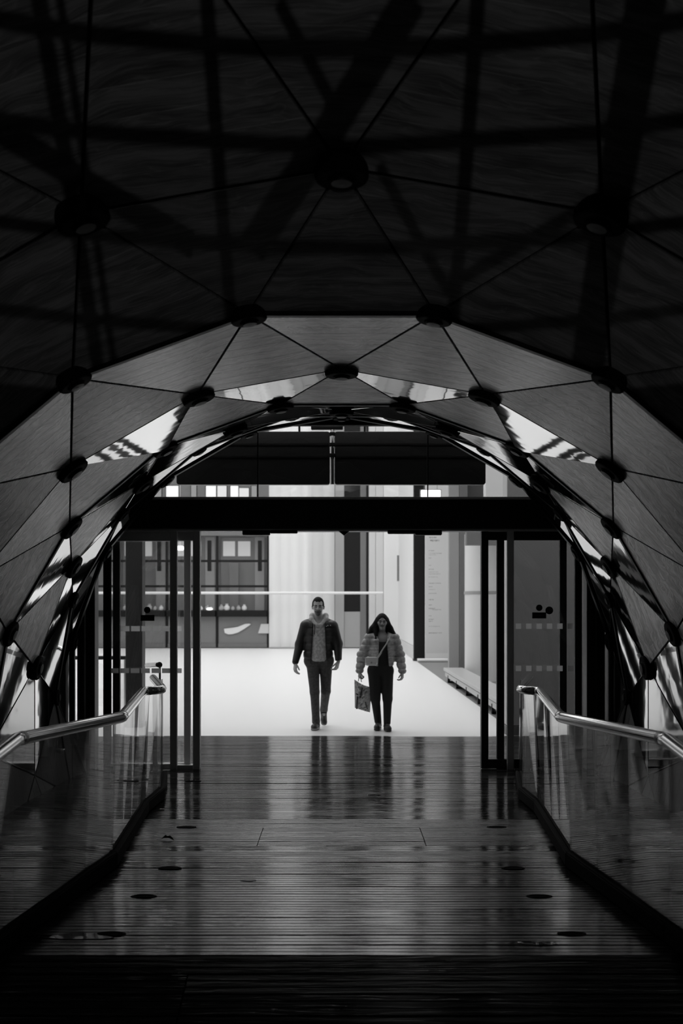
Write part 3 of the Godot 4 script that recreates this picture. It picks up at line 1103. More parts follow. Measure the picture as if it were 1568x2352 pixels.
	for i in fold.size() - 1:
		var a := pX(fold[i], d) - cl.position.x
		var b := pX(fold[i + 1], d) - cl.position.x
		var bulge: float = [0.10, 0.05, 0.08, 0.16, 0.06, 0.10][i]
		mb = MB.new()
		var pts := []
		var nrm := []
		for t in 13:
			var u := float(t) / 12.0
			pts.append(Vector3(lerpf(a, b, u), 0, 0.1 + sin(PI * u) * bulge))
			nrm.append(Vector3(-cos(PI * u) * bulge * PI, 0, b - a).normalized())
		for t in 12:
			mb.squad([pts[t], pts[t + 1], pts[t + 1] + Vector3(0, 13.7, 0), pts[t] + Vector3(0, 13.7, 0)], [nrm[t], nrm[t + 1], nrm[t + 1], nrm[t]], [Vector2.ZERO, Vector2.ZERO, Vector2.ZERO, Vector2.ZERO])
			mb.quad(pts[t] - Vector3(0, 0, 0.02), pts[t + 1] - Vector3(0, 0, 0.02), pts[t + 1] + Vector3(0, 13.7, -0.02), pts[t] + Vector3(0, 13.7, -0.02), Vector3(0, 0, -1))
		part("cladding_sheet", mb.mesh(), M.white_gloss if i < 4 else M.hall_pale, cl)
	part("base_trim", box_mesh(Vector3(2.62, 0.05, 0.5), 0.01), M.hall_grey, cl, Vector3(0, 0.025, 0.2))
	# doorway bay right of the cladding
	var dw := thing("doorway_bay", "grey doorway with a tall dark pane beside the white cladding", "doorway", Vector3(pX(807, d), 0, -d))
	for s in [["side_panel", 769, 790, 960, 1487, "hall_grey", 0.10], ["dark_pane", 790, 827, 960, 1405, "hall_dark", 0.03], ["dark_jamb", 827, 841, 960, 1487, "hall_mid", 0.08], ["jamb_edge", 841, 845.5, 960, 1487, "hall_dark", 0.12], ["lower_panel", 790, 827, 1405, 1487, "hall_grey", 0.05]]:
		span(s[0], Vector3(pX(s[1], d), pY(s[4], d) - 0.0, -d - 0.05) - dw.position, Vector3(pX(s[2], d), minf(pY(s[3], d), 13.8), -d + s[6]) - dw.position, M[s[5]], dw, 0.008)
	# pale end wall panels
	var pw := thing("end_wall_panels", "pale wall panels closing the end of the hall beside the doorway", "wall panel", Vector3(pX(880, d), 0, -d))
	for s in [["wall_panel", 846, 862, "hall_pale"], ["wall_panel", 862, 880, "hall_pale"], ["wall_panel", 880, 915, "hall_white"]]:
		span(s[0], Vector3(pX(s[1], d) + 0.006, 0, -d - 0.05) - pw.position, Vector3(pX(s[2], d) - 0.006, 13.8, -d + 0.1) - pw.position, M[s[3]], pw, 0.006)
	# the thin white rail running across
	var wr := thing("white_rail", "long thin white rail running across the shopfront and cladding", "rail", Vector3(pX(222, d - 0.9), pY(1362, d - 0.9), -d + 0.9))
	part("tube", tube_mesh([Vector3.ZERO, Vector3(pX(880, d - 0.9) - pX(150, d - 0.9), 0, 0)], 0.055, 12), M.white_gloss, wr, Vector3(-1.25, 0, 0))
	for x in [300.0, 498.5, 616.0, 770.0, 878.0]:
		part("bracket", tube_mesh([Vector3.ZERO, Vector3(0, 0, -0.72)], 0.02, 8), M.white_satin, wr, Vector3(pX(x, d - 0.9) - pX(222, d - 0.9), 0, 0))

# =================================================================== right side of the hall
func print_texture() -> ImageTexture:
	# rows of unreadable small print, as far away as it is in the picture
	var r := RandomNumberGenerator.new()
	r.seed = 77
	var im := Image.create(128, 640, false, Image.FORMAT_L8)
	im.fill(Color(0.90, 0.90, 0.90))
	var rows := [[40, 20, 60, 0.62], [56, 26, 76, 0.5], [110, 18, 50, 0.66], [124, 18, 90, 0.7], [132, 18, 60, 0.74], [148, 18, 32, 0.62], [186, 18, 34, 0.7], [206, 18, 48, 0.66], [220, 18, 74, 0.74], [230, 18, 84, 0.74], [246, 18, 66, 0.74], [278, 18, 84, 0.64], [296, 18, 38, 0.62], [310, 18, 52, 0.72], [330, 18, 58, 0.68], [362, 18, 46, 0.58], [390, 18, 36, 0.66], [408, 18, 50, 0.58], [414, 40, 88, 0.64], [446, 18, 34, 0.7], [464, 18, 48, 0.6], [474, 18, 40, 0.66], [500, 18, 80, 0.74], [534, 18, 90, 0.6]]
	for q in rows:
		var x: int = q[1]
		while x < q[2]:
			var w := r.randi_range(2, 4)
			var h := r.randi_range(3, 5) if q[0] > 60 else r.randi_range(6, 9)
			im.fill_rect(Rect2i(x, q[0], w, h), Color(q[3], q[3], q[3]))
			x += w + r.randi_range(1, 3)
	return tex(im)

func hall_right() -> void:
	# side wall along the white floor, beyond the black column
	var sw := thing("side_wall_panels", "off-white side wall panels behind the black column", "wall panel", Vector3(2.36, 0, -36.0))
	for k in 5:
		var z0 := -31.2 - 1.9 * k
		span("wall_panel", Vector3(2.30, 0.42, z0 - 1.89) - sw.position, Vector3(2.44, 13.8, z0 - 0.01) - sw.position, M.hall_white, sw, 0.006)
		span("skirting_panel", Vector3(2.29, 0.0, z0 - 1.89) - sw.position, Vector3(2.44, 0.41, z0 - 0.01) - sw.position, M.hall_pale, sw, 0.006)
	var slot := thing("wall_slot", "narrow dark upright slot in the bright wall panel", "slot", Vector3(pX(914, 40.0), 0, -40.0) * Vector3(1, 0, 1) + Vector3(0, pY(1305, 40.0), 0))
	part("slot_plate", box_mesh(Vector3(0.07, 1.0, 0.03), 0.004), M.hall_mid, slot)
	part("slot_frame", box_mesh(Vector3(0.09, 1.04, 0.02), 0.004), M.hall_grey, slot)
	var bc := thing("black_column", "tall square black column beside the white directory panel", "column", Vector3(pX(963, 31.0), 0, -31.0))
	part("shaft", box_mesh(Vector3(0.36, 13.7, 0.3), 0.01), M.hall_dark, bc, Vector3(0, 6.85, 0))
	part("base", box_mesh(Vector3(0.40, 0.06, 0.34), 0.01), M.black_steel, bc, Vector3(0, 0.03, 0))
	# directory panel
	var dp := thing("directory_panel", "tall white directory panel with columns of small grey print", "sign", Vector3(pX(1003, 30.6), 0, -30.6))
	var pm := mat("directory_print", 0.85, 0.5)
	pm.albedo_texture = print_texture()
	var w := 54.5 * 30.6 / F
	part("panel", box_mesh(Vector3(w, 13.7, 0.08), 0.008), M.hall_white, dp, Vector3(0, 6.85, 0))
	var face := MB.new()
	var y0 := pY(1500, 30.6)
	var y1 := pY(1215, 30.6)
	face.quad(Vector3(-w * 0.48, y0, 0.042), Vector3(w * 0.48, y0, 0.042), Vector3(w * 0.48, y1, 0.042), Vector3(-w * 0.48, y1, 0.042), Vector3(0, 0, 1), Vector2(0, 1), Vector2(1, 1), Vector2(1, 0), Vector2(0, 0))
	face.quad(Vector3(-w * 0.48, y0, 0.038), Vector3(w * 0.48, y0, 0.038), Vector3(w * 0.48, y1, 0.038), Vector3(-w * 0.48, y1, 0.038), Vector3(0, 0, -1))
	part("printed_face", face.mesh(), pm, dp)
	one("floor_tube", tube_mesh([Vector3(-0.5, 0, 0), Vector3(0.5, 0, 0)], 0.055, 14), M.white_gloss, "white tube lying at the foot of the directory panel", "tube", Vector3(pX(996, 30.2), 0.056, -30.2))
	# jamb, header, round pillar behind the bench
	var jb := thing("grey_jamb", "broad grey wall jamb between the directory panel and the bench recess", "jamb", Vector3(pX(1051, 24.0), 0, -24.0))
	part("jamb_face", box_mesh(Vector3(0.25, 13.7, 0.2), 0.01), M.hall_grey, jb, Vector3(-0.1, 6.85, 0.0))
	part("jamb_reveal", box_mesh(Vector3(0.19, 13.7, 0.2), 0.01), M.hall_mid, jb, Vector3(0.125, 6.85, 0.02))
	var lt := thing("recess_lintel", "grey lintel over the bench recess with a pale panel above", "lintel", Vector3(3.9, 3.3, -21.4))
	span("lintel_face", Vector3(2.66, pY(1252, 21.4), -21.6) - lt.position, Vector3(5.1, pY(1146, 21.4), -21.3) - lt.position, M.hall_mid, lt, 0.01)
	span("upper_panel", Vector3(3.06, pY(1146, 21.4), -21.6) - lt.position, Vector3(3.62, 13.7, -21.3) - lt.position, M.hall_white, lt, 0.01)
	span("upper_panel", Vector3(3.64, pY(1146, 21.4), -21.6) - lt.position, Vector3(5.1, 13.7, -21.32) - lt.position, M.hall_grey, lt, 0.01)
	var pl := thing("white_pillar", "thick round white pillar with a grey band behind the bench", "pillar", Vector3(3.24, 0, -22.6))
	var b := MB.new()
	b.lathe([[0.0, 0.0], [0.46, 0.0], [0.46, 3.3], [0.0, 3.3]], 40)
	part("shaft", b.mesh(), M.white_satin, pl)
	b = MB.new()
	b.lathe([[0.455, pY(1365, 22.2)], [0.475, pY(1364.5, 22.2)], [0.475, pY(1358, 22.2)], [0.455, pY(1357.5, 22.2)]], 40)
	part("band", b.mesh(), M.hall_grey, pl)
	span_shell("wall_recess", Vector3(4.4, 0, -24.0), Vector3(4.6, 13.7, -13.2), M.hall_white)
	# low bench along the wall
	var bn := thing("wall_bench", "long low pale bench on dark brackets along the edge of the white floor", "bench", Vector3(2.52, 0, -18.0))
	span("seat", Vector3(2.30, 0.22, -22.6) - bn.position, Vector3(2.74, 0.29, -13.6) - bn.position, M.bench_top, bn, 0.01)
	span("recess_strip", Vector3(2.36, 0.17, -22.5) - bn.position, Vector3(2.74, 0.22, -13.7) - bn.position, M.hall_dark, bn, 0.004)
	span("front_board", Vector3(2.33, 0.10, -22.55) - bn.position, Vector3(2.36, 0.20, -13.65) - bn.position, M.bench_top, bn, 0.006)
	for k in 6:
		var z := -21.9 + 1.6 * k
		var lg := MB.new()
		lg.cbox(Vector3(0, 0.08, 0), Vector3(0.05, 0.16, 0.05))
		lg.cbox(Vector3(0.12, 0.02, 0), Vector3(0.28, 0.04, 0.05))
		part("bracket", lg.mesh(), M.hall_dark, bn, Vector3(2.345, 0, z) - bn.position)
	# grey block inside the door
	var gb := thing("grey_wall_block", "plain grey wall block just inside the doors behind the marked glass", "wall block", Vector3(3.0, 0, -13.1))
	span("face", Vector3(2.14, 0.12, -13.3) - gb.position, Vector3(4.4, 13.8, -12.95) - gb.position, M.hall_pale, gb, 0.006)
	span("plinth", Vector3(2.13, 0.0, -13.3) - gb.position, Vector3(4.4, 0.115, -12.94) - gb.position, M.hall_mid, gb, 0.006)
	# lit box high on the wall
	var lb := thing("light_box", "small bright light box high up between the wall panels", "light box", px(989, 1136, 30.05))
	part("glowing_face", box_mesh(Vector3(0.58, 0.26, 0.06), 0.01), M.spot_glow, lb)
	part("case", box_mesh(Vector3(0.64, 0.32, 0.12), 0.01), M.hall_mid, lb, Vector3(0, 0, -0.08))
	for x in [-0.2, 0.2]:
		part("hanger", tube_mesh([Vector3(x, 0.15, -0.08), Vector3(x, HALL_TOP - lb.position.y, -0.08)], 0.008, 6), M.hall_mid, lb)
	var ol := AreaLight3D.new()
	ol.name = "light"
	ol.area_size = Vector2(0.56, 0.24)
	ol.area_normalize_energy = false
	ol.light_energy = 0.8
	ol.shadow_enabled = true
	ol.area_range = 60.0
	ol.position = Vector3(0, 0, 0.05)
	ol.rotation_degrees.y = 180.0
	lb.add_child(ol, true)

# =================================================================== smaller things inside the doors
func hall_small() -> void:
	var dc := thing("dark_column", "slim square dark column on the white floor behind the sliding door", "column", Vector3(pX(311, 13.9), 0, -13.9))
	part("shaft", box_mesh(Vector3(0.23, 13.8, 0.23), 0.008), M.black_steel, dc, Vector3(0, 4.7, 0))
	part("base_trim", box_mesh(Vector3(0.25, 0.06, 0.25), 0.006), M.black_satin, dc, Vector3(0, 0.03, 0))
	var fr := thing("hall_railing", "dark low railing on the white floor beside the thick black door post", "railing", Vector3(-3.8, 0, -15.5))
	part("top_bar", tube_mesh([Vector3(-1.0, 0.87, 0), Vector3(0.5, 0.87, 0)], 0.03, 12), M.black_satin, fr)
	for x in [-0.95, -0.2, 0.45]:
		part("post", tube_mesh([Vector3(x, 0.0, 0), Vector3(x, 0.86, 0)], 0.018, 10), M.brushed_steel, fr)
	part("pane", box_mesh(Vector3(1.36, 0.66, 0.01), 0.002), M.clear_glass, fr, Vector3(-0.25, 0.45, 0))
	var sr := thing("stub_rail", "short bright tubular rail with a round dark end cap behind the door glass", "handrail", px(366, 1527, 11.2))
	part("tube", tube_mesh([Vector3(-0.19, -0.02, -0.25), Vector3(-0.02, 0, 0)], 0.026, 14), M.stainless, sr)
	var b := MB.new()
	b.lathe([[0.0, -0.034], [0.017, -0.029], [0.029, -0.017], [0.034, 0.0], [0.029, 0.017], [0.017, 0.029], [0.0, 0.034]], 18)
	part("end_cap", b.mesh(), M.cap_steel, sr)
	part("post", tube_mesh([Vector3(0.005, -0.03, 0), Vector3(0.005, -sr.position.y, 0)], 0.012, 10), M.black_satin, sr)
	# bright downlight seen between the door stiles
	var dl := thing("pendant_light", "small bright pendant light seen between the sliding door stiles", "pendant light", px(413.5, 1259, 24.0))
	part("glowing_lens", box_mesh(Vector3(0.18, 0.10, 0.18), 0.04), M.spot_glow, dl)
	part("stem", tube_mesh([Vector3(0, 0.05, 0), Vector3(0, HALL_TOP - dl.position.y, 0)], 0.008, 8), M.white_satin, dl)
	var ol := OmniLight3D.new()
	ol.name = "light"
	ol.light_energy = 0.1
	ol.light_size = 0.08
	ol.omni_range = 60.0
	ol.omni_attenuation = 2.0
	ol.shadow_enabled = true
	dl.add_child(ol, true)

func round_rect(w: float, h: float, r: float) -> Array:
	var out := []
	for c in [[1, 1, 0], [-1, 1, 1], [-1, -1, 2], [1, -1, 3]]:
		for k in 5:
			var a: float = (c[2] + k / 4.0) * PI / 2
			out.append(Vector3(c[0] * (w / 2 - r) + cos(a) * r, c[1] * (h / 2 - r) + sin(a) * r, 0))
	return out

func screens() -> void:
	var d := 11.3
	for s in [[405, 757.5, "large dark hanging screen above the doors in front of the shopfront"], [768, 1115, "large dark hanging screen above the doors with a recessed slot in its back"]]:
		var w: float = (s[1] - s[0]) * d / F
		var h := (1113.0 - 991.0) * d / F
		var o := thing("hanging_screen", s[2], "screen", px((s[0] + s[1]) * 0.5, 1052, d), "hanging screens over the doors")
		var b := MB.new()
		b.prism(round_rect(w, h, 0.03), Vector3(0, 0, 1), 0.07, 0.004)
		part("housing", b.mesh(), M.screen_back, o)
		for y in [0.25, 0.02]:
			part("back_rib", box_mesh(Vector3(w * 0.98, 0.03, 0.03), 0.006), M.black_satin, o, Vector3(0, h * y, 0.014))
		if s[0] > 700:
			var q := MB.new()
			q.prism(round_rect(0.86, 0.115, 0.03), Vector3(0, 0, 1), 0.02, 0.006)
			part("slot_cover", q.mesh(), M.screen_back, o, Vector3(-0.42, 0.07, 0.03))
		part("hanger", tube_mesh([Vector3(-w * 0.3, h / 2, -0.03), Vector3(-w * 0.3, HALL_TOP - o.position.y, -0.03)], 0.012, 8), M.black_satin, o)
		part("hanger", tube_mesh([Vector3(w * 0.3, h / 2, -0.03), Vector3(w * 0.3, HALL_TOP - o.position.y, -0.03)], 0.012, 8), M.black_satin, o)
	var po := thing("hanging_pole", "bright steel pole hanging between the two dark screens", "pole", px(763, 1052, d))
	part("pole_tube", tube_mesh([Vector3(0, -0.30, 0), Vector3(0, HALL_TOP - po.position.y, 0)], 0.022, 14), M.stainless, po)
	part("mount", box_mesh(Vector3(0.36, 0.05, 0.08), 0.008), M.black_satin, po, Vector3(-0.06, 0.345, 0))
	for y in [0.27, 0.15, 0.03]:
		part("clamp", box_mesh(Vector3(0.06, 0.04, 0.06), 0.006), M.black_satin, po, Vector3(0, y, 0))

# =================================================================== details on the deck
func deck_details() -> void:
	var ring := MB.new()
	ring.lathe([[0.055, 0.001], [0.058, 0.005], [0.072, 0.004], [0.076, 0.0]], 28)
	var rm := ring.mesh()
	var lens := MB.new()
	lens.lathe([[0.0, 0.003], [0.04, 0.0025], [0.056, 0.001]], 24)
	var lm := lens.mesh()
	for q in [[356, 1900], [394, 1994], [454, 2059], [528, 2145], [340, 1794]]:
		var d: float = F * EYE / (q[1] - HY)
		for s in [-1.0, 1.0]:
			if s > 0.0 and q[1] == 1794:
				continue
			var o := thing("deck_light", "unlit oval dark light set flush into the wet deck boards beside the kerb", "deck light", Vector3(s * q[0] * d / F, 0.0, -d), "deck lights along the kerbs")
			o.scale = Vector3(1.0, 1.0, 0.42)
			part("flange", rm, M.cap_steel, o)
			part("lens", lm, M.lamp_glass, o)
	# fallen leaf
	var lf := MB.new()
	var ol := [[0.0, 0.0], [0.015, 0.012], [0.03, 0.022], [0.05, 0.016], [0.062, 0.024], [0.078, 0.012], [0.098, 0.0], [0.078, -0.014], [0.06, -0.02], [0.045, -0.012], [0.028, -0.02], [0.014, -0.010]]
	for i in 6:
		var a: Array = ol[i]
		var b: Array = ol[i + 1]
		var c: Array = ol[(12 - i) % 12]
		var e: Array = ol[11 - i] if i < 6 else ol[6]
		var up := func(t: Array) -> Vector3: return Vector3(t[0], 0.004 + absf(t[1]) * 0.8 + 0.012 * sin(t[0] * 40.0), t[1])
		var mid0 := Vector3(a[0], 0.004 + 0.012 * sin(a[0] * 40.0), 0)
		var mid1 := Vector3(b[0], 0.004 + 0.012 * sin(b[0] * 40.0), 0)
		lf.quad(mid0, mid1, up.call(b), up.call(a), Vector3.UP)
		lf.quad(mid0, mid1, up.call(e), up.call(c), Vector3.UP)
	var lo := thing("fallen_leaf", "curled dark fallen leaf lying on the deck beside the kerb", "leaf", Vector3(-1.28, 0.001, -7.1))
	part("blade", lf.mesh(), M.leaf, lo)
	part("stalk", tube_mesh([Vector3(-0.03, 0.003, 0.004), Vector3(0.0, 0.005, 0)], 0.0015, 6), M.leaf, lo)
	# shallow pools of rain
	for q in [[-1.31, 5.02, 0.17, 0.05, "long shallow puddle beside the kerb near the foot of the deck"], [0.95, 4.92, 0.12, 0.03, "small narrow puddle on the deck boards before the ramp"], [-0.56, 6.05, 0.05, 0.02, "tiny puddle in the middle of the wet deck"], [0.28, 8.8, 0.06, 0.03, "tiny puddle on the smoother boards before the doors"], [-1.46, 9.55, 0.08, 0.05, "small puddle at the foot of the sliding door frame"]]:
		var b := MB.new()
		var ptsr := []
		for k in 24:
			var a := TAU * k / 24
			var rr := 1.0 + 0.12 * sin(a * 3.0 + q[0] * 5.0) + 0.07 * sin(a * 5.0 + q[1])
			ptsr.append(Vector3(cos(a) * q[2] * rr, 0.0, sin(a) * q[3] * rr))
		for k in 24:
			b.tri(Vector3(0, 0.0016, 0), ptsr[k] * 0.92 + Vector3(0, 0.0014, 0), ptsr[(k + 1) % 24] * 0.92 + Vector3(0, 0.0014, 0), Vector3.UP)
			b.quad(ptsr[k] * 0.92 + Vector3(0, 0.0014, 0), ptsr[(k + 1) % 24] * 0.92 + Vector3(0, 0.0014, 0), ptsr[(k + 1) % 24], ptsr[k], Vector3.UP)
		one("puddle", b.mesh(), M.puddle_water, q[4], "puddle", Vector3(q[0], 0.0005, -q[1]))
# =================================================================== people: distance fields meshed as surface nets
class Vol:
	var o: Vector3
	var nx: int
	var ny: int
	var nz: int
	var h: float
	var v := PackedFloat32Array()
	func _init(lo: Vector3, hi: Vector3, cell: float) -> void:
		o = lo
		h = cell
		nx = int(ceil((hi.x - lo.x) / cell)) + 1
		ny = int(ceil((hi.y - lo.y) / cell)) + 1
		nz = int(ceil((hi.z - lo.z) / cell)) + 1
		v.resize(nx * ny * nz)
		v.fill(0.5)
	func reach(lo: Vector3, hi: Vector3) -> Array:
		var a := ((lo - o) / h).floor()
		var b := ((hi - o) / h).ceil()
		return [maxi(0, int(a.x)), maxi(0, int(a.y)), maxi(0, int(a.z)), mini(nx - 1, int(b.x)), mini(ny - 1, int(b.y)), mini(nz - 1, int(b.z))]
	# tapered capsule, joined smoothly over k; zs > 1 flattens it front to back
	func cap(a: Vector3, b: Vector3, ra: float, rb: float, k := 0.02, zs := 1.0) -> void:
		var r := maxf(ra, rb) + k + 3.0 * h
		var e := reach(a.min(b) - Vector3(r, r, r), a.max(b) + Vector3(r, r, r))
		var s := Vector3(1, 1, zs)
		var a2 := a * s
		var ba := b * s - a2
		var bb := maxf(ba.length_squared(), 1e-9)
		for z in range(e[2], e[5] + 1):
			for y in range(e[1], e[4] + 1):
				var i: int = (z * ny + y) * nx + e[0]
				for x in range(e[0], e[3] + 1):
					var p := (o + Vector3(x, y, z) * h) * s - a2
					var t := clampf(p.dot(ba) / bb, 0.0, 1.0)
					var d := (p - ba * t).length() - (ra + (rb - ra) * t)
					var w := v[i]
					var q := maxf(k - absf(w - d), 0.0)
					v[i] = minf(w, d) - q * q / (4.0 * k)
					i += 1
	func ell(c: Vector3, rad: Vector3, k := 0.02, cut := false) -> void:
		var m := Vector3.ONE * (k + 3.0 * h)
		var e := reach(c - rad - m, c + rad + m)
		var rm := minf(rad.x, minf(rad.y, rad.z))
		for z in range(e[2], e[5] + 1):
			for y in range(e[1], e[4] + 1):
				var i: int = (z * ny + y) * nx + e[0]
				for x in range(e[0], e[3] + 1):
					var p := o + Vector3(x, y, z) * h - c
					var l := (p / rad).length()
					var g := (p / (rad * rad)).length()
					var d := l * (l - 1.0) / maxf(g, 1e-6) if l > 0.01 else -rm
					var w := v[i]
					if cut:
						d = -d
						var q := maxf(k - absf(w - d), 0.0)
						v[i] = maxf(w, d) + q * q / (4.0 * k)
					else:
						var q := maxf(k - absf(w - d), 0.0)
						v[i] = minf(w, d) - q * q / (4.0 * k)
					i += 1
	# keep only the side of the plane where (p - c).n < 0
	func plane(c: Vector3, n: Vector3) -> void:
		n = n.normalized()
		for z in nz:
			for y in ny:
				var i := (z * ny + y) * nx
				for x in nx:
					var d := (o + Vector3(x, y, z) * h - c).dot(n)
					if d > v[i]:
						v[i] = d
					i += 1
	# cut away a wedge open to the front: |x - xc(y)| < half(y), z > z0
	func slit(y0: float, y1: float, c0: float, c1: float, w0: float, w1: float, z0: float) -> void:
		for z in nz:
			for y in ny:
				var py := o.y + y * h
				var t := clampf((py - y0) / (y1 - y0), 0.0, 1.0)
				var xc := lerpf(c0, c1, t)
				var hw := lerpf(w0, w1, t)
				var i := (z * ny + y) * nx
				var dz := (o.z + z * h) - z0
				for x in nx:
					var d := minf(hw - absf(o.x + x * h - xc), dz)
					if d > v[i]:
						v[i] = d
					i += 1
	# quilting: welts across the garment every "pitch" metres of height
	func quilt(pitch: float, amp: float) -> void:
		for z in nz:
			for y in ny:
				var a := amp * (1.0 - absf(sin(PI * (o.y + y * h) / pitch)))
				a *= a / amp
				var i := (z * ny + y) * nx
				for x in nx:
					v[i] += a
					i += 1
	func emit(b: MB) -> void:
		var id := PackedInt32Array()
		id.resize(v.size())
		id.fill(-1)
		var sx := 1
		var sy := nx
		var sz := nx * ny
		var off := [0, sx, sy, sx + sy, sz, sz + sx, sz + sy, sz + sx + sy]
		var lim := 2.5 * h
		for z in nz - 1:
			for y in ny - 1:
				var i := (z * ny + y) * nx
				for x in nx - 1:
					if absf(v[i]) < lim:
						var neg := 0
						for k in 8:
							if v[i + off[k]] < 0.0:
								neg += 1
						if neg > 0 and neg < 8:
							var p := Vector3.ZERO
							var cnt := 0
							for ax in 3:
								var st := 1 << ax
								for k in 8:
									if k & st:
										continue
									var a := v[i + off[k]]
									var c := v[i + off[k | st]]
									if (a < 0.0) != (c < 0.0):
										var q := Vector3(k & 1, (k >> 1) & 1, (k >> 2) & 1)
										q[ax] += a / (a - c)
										p += q
										cnt += 1
							p /= cnt
							var g := Vector3.ZERO
							for k in 8:
								var val := v[i + off[k]]
								g += Vector3(val if k & 1 else -val, val if k & 2 else -val, val if k & 4 else -val)
							id[i] = b.v.size()
							b.v.append(o + (Vector3(x, y, z) + p) * h)
							b.n.append(g.normalized())
							b.u.append(Vector2(p.x, p.y))
					i += 1
		for z in range(1, nz - 1):
			for y in range(1, ny - 1):
				var i := (z * ny + y) * nx + 1
				for x in range(1, nx - 1):
					var a := v[i]
					if absf(a) < lim:
						for ax in 3:
							var s: int = [sx, sy, sz][ax]
							if (a < 0.0) != (v[i + s] < 0.0):
								var s1: int = [sy, sz, sx][ax]
								var s2: int = [sz, sx, sy][ax]
								var q := [id[i], id[i - s1], id[i - s1 - s2], id[i - s2]]
								if q[0] < 0 or q[1] < 0 or q[2] < 0 or q[3] < 0:
									continue
								var gn: Vector3 = (b.v[q[2]] - b.v[q[0]]).cross(b.v[q[3]] - b.v[q[1]])
								if gn.dot(b.n[q[0]] + b.n[q[2]]) > 0.0:
									for k in [0, 2, 1, 0, 3, 2]:
										b.idx.append(q[k])
								else:
									for k in [0, 1, 2, 0, 2, 3]:
										b.idx.append(q[k])
					i += 1
	func mesh() -> ArrayMesh:
		var b := MB.new()
		emit(b)
		return b.mesh()

# a hand from its wrist: d towards the fingers, s towards the thumb, n the side of the palm
func hand(b: MB, wrist: Vector3, d: Vector3, s: Vector3, n: Vector3, curl: float, k := 1.0) -> void:
	d = d.normalized()
	s = (s - d * s.dot(d)).normalized()
	n = n - d * n.dot(d)
	n = (n - s * n.dot(s)).normalized()
	var c := wrist + d * 0.08 * k
	var r := 0.115 * k
	var g := Vol.new(c - Vector3(r, r, r), c + Vector3(r, r, r), 0.004)
	g.cap(wrist - d * 0.03, wrist + d * 0.02 * k, 0.024 * k, 0.024 * k, 0.012)
	var ln := [0.068, 0.078, 0.072, 0.056]
	for i in 4:
		var so := (0.030 - 0.020 * i) * k
		var root := wrist + d * 0.088 * k + s * so
		g.cap(wrist + d * 0.015 * k + s * so * 0.6, root, 0.014 * k, 0.011 * k, 0.01)
		var p := root
		var ang := 0.0
		var seg := [0.45, 0.31, 0.24]
		for j in 3:
			ang += curl * [0.7, 1.0, 0.7][j]
			var dir := d * cos(ang) + n * sin(ang)
			var q: Vector3 = p + dir * ln[i] * seg[j] * 1.25 * k
			g.cap(p, q, (0.0095 - 0.001 * j) * k, (0.0088 - 0.001 * j) * k, 0.003)
			p = q
	var t0 := wrist + d * 0.028 * k + s * 0.024 * k
	var t1 := t0 + (d * 0.75 + s * 0.6 + n * 0.3).normalized() * 0.036 * k
	var t2 := t1 + (d * 0.85 + s * 0.15 + n * (0.3 + 0.3 * curl)).normalized() * 0.03 * k
	var t3 := t2 + (d * 0.85 - s * 0.1 + n * (0.35 + 0.4 * curl)).normalized() * 0.024 * k
	g.cap(t0, t1, 0.013 * k, 0.0115 * k, 0.008)
	g.cap(t1, t2, 0.011 * k, 0.010 * k, 0.004)
	g.cap(t2, t3, 0.010 * k, 0.008 * k, 0.004)
	g.emit(b)

# a head round c: half sizes r; "f" is how far the face looks down
func head(b: MB, c: Vector3, r: Vector3, neck: Vector3, nr: float) -> void:
	var g := Vol.new(c - r * 1.35 - Vector3(0, 0.06, 0.0), c + r * Vector3(1.45, 1.15, 1.45), 0.005)
	g.ell(c + Vector3(0, r.y * 0.22, -r.z * 0.10), Vector3(r.x * 1.0, r.y * 0.78, r.z * 0.98), 0.02)
	g.cap(c + Vector3(0, -r.y * 0.1, r.z * 0.25), c + Vector3(0, -r.y * 0.66, r.z * 0.42), r.x * 0.82, r.x * 0.46, 0.03)
	g.cap(c + Vector3(0, -r.y * 0.74, r.z * 0.62), c + Vector3(0, -r.y * 0.80, r.z * 0.66), r.x * 0.24, r.x * 0.22, 0.02)
	g.cap(c + Vector3(0, -r.y * 0.55, -r.z * 0.05), neck, nr, nr, 0.02)
	# brow, nose, cheekbones
	g.cap(c + Vector3(-r.x * 0.5, r.y * 0.14, r.z * 0.80), c + Vector3(r.x * 0.5, r.y * 0.14, r.z * 0.80), r.x * 0.16, r.x * 0.16, 0.012)
	g.cap(c + Vector3(0, r.y * 0.06, r.z * 0.92), c + Vector3(0, -r.y * 0.22, r.z * 1.10), r.x * 0.10, r.x * 0.17, 0.008)
	for s in [-1.0, 1.0]:
		g.cap(c + Vector3(s * r.x * 0.10, -r.y * 0.24, r.z * 1.02), c + Vector3(s * r.x * 0.2, -r.y * 0.24, r.z * 0.96), r.x * 0.12, r.x * 0.10, 0.006)
		g.cap(c + Vector3(s * r.x * 0.62, -r.y * 0.10, r.z * 0.62), c + Vector3(s * r.x * 0.5, -r.y * 0.2, r.z * 0.74), r.x * 0.22, r.x * 0.2, 0.02)
		g.ell(c + Vector3(s * r.x * 0.40, r.y * 0.0, r.z * 1.0), Vector3(r.x * 0.24, r.y * 0.10, r.z * 0.16), 0.008, true)
		g.cap(c + Vector3(s * r.x * 1.02, r.y * 0.08, -r.z * 0.05), c + Vector3(s * r.x * 1.0, -r.y * 0.2, r.z * 0.02), r.x * 0.16, r.x * 0.11, 0.006)
	g.emit(b)

func ball(c: Vector3, r: Vector3) -> ArrayMesh:
	var b := MB.new()
	var prof := []
	for i in 11:
		var a := -PI / 2 + PI * i / 10
		prof.append([cos(a), sin(a)])
	b.lathe(prof, 16)
	for i in b.v.size():
		b.v[i] = b.v[i] * r + c
		b.n[i] = (b.n[i] / r).normalized()
	return b.mesh()

